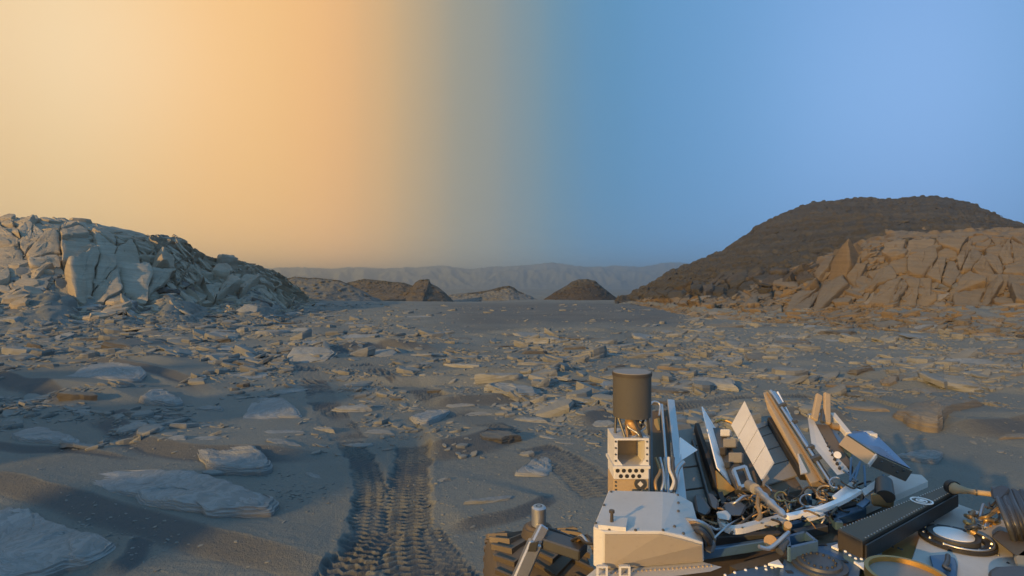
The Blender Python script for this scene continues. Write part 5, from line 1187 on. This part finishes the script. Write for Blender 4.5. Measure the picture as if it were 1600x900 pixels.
# jointed sampling tube standing up from the clutter
b_ = NB(); tube(b_, [P(1176, 762, 2.3), P(1186, 768, 2.22), P(1196, 778, 2.14), P(1208, 790, 2.06), P(1220, 800, 2.0), P(1227, 807, 1.97)], .02, 12, [.012, .016, .017, .012, .018, .013, .019, .014, .013, .015, .009, .007]); jt = part('jointed_tube', b_, 'metal', smooth=35)
b_ = NB(); tube(b_, [P(1186, 772, 2.2), P(1184, 790, 2.12), P(1188, 804, 2.08), P(1183, 815, 2.05)], .009, 8); part('hose', b_, 'copper', jt, smooth=60)
b_ = NB(); cyl(b_, P(1171, 758, 2.32), P(1180, 764, 2.24), .022, n=16); part('end_cap', b_, 'grey', jt, smooth=40)
# motor with cup and curled wire
b_ = NB(); cyl(b_, Pz(1205, 852, 1.06), Pz(1204, 846, 1.095), .02, .022, 20); mo = part('motor_cup', b_, 'copper', smooth=40)
b_ = NB(); cyl(b_, Pz(1218, 862, 1.06), Pz(1229, 845, 1.08), .014, .011, 16); part('motor_body', b_, 'dark', mo, smooth=40)
b_ = NB(); cyl(b_, Pz(1230, 828, 1.06), Pz(1231, 820, 1.10), .013, .014, 16); part('motor_body', b_, 'tan', mo, smooth=40)
b_ = NB(); tube(b_, [Pz(1186, 854, 1.1), Pz(1200, 857, 1.09), Pz(1212, 850, 1.1), Pz(1225, 838, 1.12), Pz(1232, 832, 1.12)], .007, 8); part('motor_wire', b_, 'metal', mo, smooth=60)
# dark curved guards right of the equipment box
for pts in (((1084, 775), (1090, 771), (1100, 778), (1112, 797), (1104, 806), (1088, 800)), ((1104, 772), (1112, 770), (1124, 784), (1122, 798), (1110, 792)), ((1095, 830), (1108, 835), (1120, 850), (1114, 866), (1100, 860)), ((1128, 790), (1145, 782), (1168, 790), (1160, 806), (1135, 806))):
    b_ = NB(); hull(b_, [Pz(px, py, z) for px, py in pts for z in (1.04, 1.12)]); part('guard', b_, 'dark', bevel=.008)
for k in range(5):
    b_ = NB(); tube(b_, [Pz(1072 + 2 * k, 812 + 4 * k, 1.17 - .01 * k), Pz(1090 + k, 815 + 4 * k, 1.18), Pz(1106, 824 + 5 * k, 1.15), Pz(1116 - k, 842 + 4 * k, 1.08)], .0085, 8); part('thick_cable', b_, ('metal', 'copper', 'black', 'dark', 'black')[k], smooth=60)
# cable harnesses, connectors and small fittings over the rear deck
q = np.random.default_rng(77)
for k in range(100):
    px, py = q.uniform(1105, 1345), 0
    py = np.interp(px, [1105, 1200, 1345], [800, 790, 768]) + q.uniform(-22, 36); ang = q.choice([-.45, 2.7, .9]) + q.normal(0, .45); Lp = q.uniform(14, 60); z = q.uniform(1.0, 1.10)
    pts = []
    for i in range(4): pts.append(Pz(px + math.cos(ang) * Lp * (i / 3 - .5) + q.normal(0, 4), max(py + math.sin(ang) * Lp * (i / 3 - .5) * .6 + q.normal(0, 4), 752), z + q.uniform(-.01, .05) * (1 if i in (1, 2) else 0)))
    b_ = NB(); tube(b_, pts, q.uniform(.0018, .0052), 6); part('cable', b_, q.choice(['black', 'copper', 'metal', 'tan', 'dark', 'brown']), body, smooth=60)
for k in range(110):
    px = q.uniform(1095, 1350); py = np.interp(px, [1095, 1200, 1350], [815, 800, 775]) + q.uniform(-24, 34); p = Pz(px, py, q.uniform(.97, 1.05)); s = q.uniform(.005, .014)
    b_ = NB(); a = q.uniform(0, 3.14); ux = V3((math.cos(a), math.sin(a), 0)); uy = V3((-math.sin(a), math.cos(a), 0))
    if q.random() < .55: hull(b_, [p + ux * s * i * q.uniform(.9, 1.1) + uy * s * .7 * j + V3((0, 0, s * kk)) for i in (-1, 1) for j in (-1, 1) for kk in (-1.6, 1)])
    else: cyl(b_, p - V3((0, 0, .03)), p + ux * s * q.uniform(-.6, .6) + V3((0, 0, s * 1.6)), s * .8, s * .65, 12)
    part('fitting', b_, q.choice(['dark', 'metal', 'copper', 'blue', 'black', 'clean', 'tan'], p=[.26, .2, .14, .14, .12, .06, .08]), body, bevel=.002)
for cx_, cy_, rx_, z_, mt in ((1236, 774, 13, 1.09, 'copper'), (1262, 782, 12, 1.08, 'metal'), (1290, 770, 14, 1.10, 'tan'), (1220, 776, 9, 1.12, 'gold'), (1306, 754, 10, 1.15, 'metal'), (1165, 790, 12, 1.08, 'copper')):
    b_ = NB(); tube(b_, [Pz(cx_ + rx_ * math.cos(a), cy_ + rx_ * .8 * math.sin(a), z_) for a in np.linspace(q.uniform(0, 2), q.uniform(4.0, 6.0), 9)], .004, 7); part('hose_loop', b_, mt, body, smooth=60)
for pl_, mt in ((((1300, 775), (1330, 752), (1342, 760), (1316, 782)), 'clean'), (((1346, 765), (1368, 750), (1376, 756), (1352, 774)), 'clean'), (((1258, 805), (1282, 799), (1290, 804), (1264, 811)), 'clean'), (((1338, 788), (1352, 778), (1360, 782), (1348, 793)), 'blue')):
    b_ = NB(); slab(b_, [Pz(px, py, 1.085) for px, py in pl_], (0, 0, -.01)); part('white_plate', b_, mt, body)
# hose, cable bundle and blocks at the right edge
b_ = NB(); tube(b_, [Pz(1489, 762, 1.13), Pz(1496, 764, 1.13), Pz(1512, 767, 1.125), Pz(1524, 769, 1.12), Pz(1549, 772, 1.12)], .02, 14, [.024, .026, .021, .016, .0115, .011, .011, .011, .011]); hs_ = part('sleeved_hose', b_, 'tan', smooth=40)
b_ = NB(); cyl(b_, Pz(1485, 760, 1.13), Pz(1491, 763, 1.13), .03, n=16); part('hose_collar', b_, 'black', hs_, smooth=40)
b_ = NB(); cyl(b_, Pz(1524, 769, 1.12), Pz(1527, 769.5, 1.12), .014, n=16); part('hose_band', b_, 'dark', hs_, smooth=40)
b_ = NB(); hull(b_, [Pz(px, py, z) for z in (1.06, 1.15) for px, py in ((1547, 765), (1568, 757), (1580, 765), (1566, 780), (1550, 780))]); cb = part('cable_junction', b_, 'black', bevel=.008)
for k in range(18):
    x0 = 1552 + 3.1 * k; b_ = NB(); tube(b_, [Pz(x0, 766 + q.uniform(-3, 3), 1.12), Pz(x0 + 10 + q.uniform(-2, 2), 790, 1.15), Pz(x0 + 22 + q.uniform(-3, 3), 818, 1.12), Pz(x0 + 30 + q.uniform(-5, 3), 848, 1.04)], q.uniform(.005, .009), 8); part('bundled_cable', b_, 'black' if k % 4 else 'dark', cb, smooth=60)
for k in range(30):
    px, py = q.uniform(1508, 1562), 0; py = np.interp(px, [1505, 1565], [822, 795]) + q.uniform(-14, 16); a = q.normal(-.5, .5); L = q.uniform(8, 24); z = q.uniform(1.01, 1.07)
    b_ = NB(); tube(b_, [Pz(px + math.cos(a) * L * (i / 2 - .5) + q.normal(0, 2.5), py + math.sin(a) * L * (i / 2 - .5) + q.normal(0, 2.5), z + .015 * (i == 1)) for i in range(3)], q.uniform(.003, .009), 7); part('loose_cable', b_, q.choice(['copper', 'metal', 'black', 'gold', 'dark']), cb, smooth=60)
b_ = NB(); hull(b_, [Pz(px, py, z) for z in (1.0, 1.05) for px, py in ((1548, 838), (1560, 828), (1612, 842), (1625, 872), (1585, 868))]); part('cable_tray', b_, 'brown', cb, bevel=.006)
b_ = NB(); hull(b_, [Pz(px, py, z) for z in (1.0, 1.05) for px, py in ((1583, 870), (1598, 858), (1640, 868), (1640, 895), (1590, 890))]); part('tan_block', b_, 'tan', cb, bevel=.006)
b_ = NB(); hull(b_, [Pz(px, py, z) for z in (1.0, 1.06) for px, py in ((1544, 893), (1556, 886), (1590, 884), (1640, 890), (1640, 930), (1545, 930))]); part('corner_pad', b_, 'dark', cb, bevel=.008)
# wheel with steering leg
wc = V3((0.13, 2.93, 0.32)); ax = V3((0.985, 0.17, 0)).normalized(); fw = V3((-ax.y, ax.x, 0)); Rw, Ww = 0.31, 0.25
b_ = NB(); tube(b_, [wc + ax * Ww * t_ for t_ in (-1, -.94, -.5, 0, .5, .94, 1)], 1, 56, [Rw * .90, Rw * .985, Rw * .998, Rw, Rw * .998, Rw * .985, Rw * .90], smooth_n=0); wheel = part('wheel', b_, 'wheel', smooth=35)
me = bpy.data.meshes.new('cleat'); b_ = NB()
zz_ = [(-1, 0), (-.6, .055), (-.2, -.02), (.2, .055), (.6, -.02), (1, .045)]
for (t0, s0), (t1, s1) in zip(zz_[:-1], zz_[1:]):
    p0 = V3((t0 * Ww, s0, 0)); p1 = V3((t1 * Ww, s1, 0)); hull(b_, [p + V3((0, d, h)) for p in (p0, p1) for d, h in ((-.013, -.012), (.013, -.012), (.006, .014), (-.006, .014))])
b_.to_mesh(me); b_.free(); me.materials.append(RM['wheel'])
for k in range(26):
    a = 2 * math.pi * k / 26; rd = fw * math.cos(a) + V3((0, 0, 1)) * math.sin(a); tg = -fw * math.sin(a) + V3((0, 0, 1)) * math.cos(a)
    o = bpy.data.objects.new('cleat', me); COL.objects.link(o); o.parent = wheel
    p = wc + rd * (Rw + .004) - RL; o.matrix_local = Matrix(((ax.x, tg.x, rd.x, p.x), (ax.y, tg.y, rd.y, p.y), (ax.z, tg.z, rd.z, p.z), (0, 0, 0, 1)))
b_ = NB(); cyl(b_, P(842, 820, 2.68), P(842, 793, 2.68), .036, .036, 28); cyl(b_, P(842, 793, 2.68), P(842, 790.5, 2.68), .036, .028, 28); sa = part('steering_actuator', b_, 'metal', smooth=40)
b_ = NB(); ring(b_, P(842, 791.5, 2.68) , .010, .016, .004, 24); part('cap_ring', b_, 'dark', sa)
b_ = NB(); cyl(b_, P(840, 836, 2.70), P(840, 823, 2.70), .082, .07, 28); cyl(b_, P(840, 823, 2.70), P(840, 819, 2.70), .06, .05, 28); part('collar', b_, 'brown', sa, smooth=40)
b_ = NB(); bar(b_, P(850, 822, 2.6), P(836, 850, 2.56), .05, .05, (0, -1, 0)); bar(b_, P(837, 846, 2.56), P(808, 912, 2.52), .066, .06, (0, -1, 0)); part('steering_leg', b_, 'metal', bevel=.008)
b_ = NB(); hull(b_, [P(px, py, Y) for px, py in ((828, 848), (842, 845), (838, 862), (824, 862)) for Y in (2.515, 2.54)]); part('leg_clamp', b_, 'dark', sa, bevel=.003)
b_ = NB(); hull(b_, [P(852, 822, 2.68), P(868, 826, 2.66), P(906, 842, 2.6), P(905, 856, 2.6), P(880, 850, 2.62), P(850, 836, 2.68), P(850, 824, 2.76), P(906, 846, 2.7), P(904, 858, 2.7)]); part('suspension_arm', b_, 'dark', bevel=.006)
b_ = NB(); bar(b_, P(850, 842, 2.6), P(912, 862, 2.5), .10, .05); part('suspension_arm', b_, 'dark', bevel=.006)
for k in range(5):
    b_ = NB(); tube(b_, [P(893 + 4 * k, 845, 2.55), P(905 + 4 * k, 840 - 3 * (k % 2), 2.5), P(915 + 3 * k, 848, 2.45), P(928, 850 + 4 * k, 2.4)], .007, 7); part('arm_cable', b_, ('black', 'metal', 'copper', 'black', 'dark')[k], sa, smooth=60)
# ------------------------------------------------------------------ haze
bm = bmesh.new(); bmesh.ops.create_cube(bm, size=1.0)
for v in bm.verts: v.co = (v.co.x * 14400, v.co.y * 14400, -10.5 if v.co.z < 0 else 62.0)
me = bpy.data.meshes.new('haze'); bm.to_mesh(me); bm.free()
m = bpy.data.materials.new('haze'); m.use_nodes = True; m.node_tree.nodes.clear(); t = NT(m.node_tree)
pv = t.new('ShaderNodeVolumePrincipled', inp={'Color': (0.85, 0.96, 1.0, 1), 'Density': 0.0010, 'Anisotropy': 0.72})
o_ = t.new('ShaderNodeOutputMaterial'); t.l.new(pv.outputs[0], o_.inputs['Volume'])
setp(link_mesh('haze', me, m), 'thin dusty haze filling the valley air', kind='stuff')
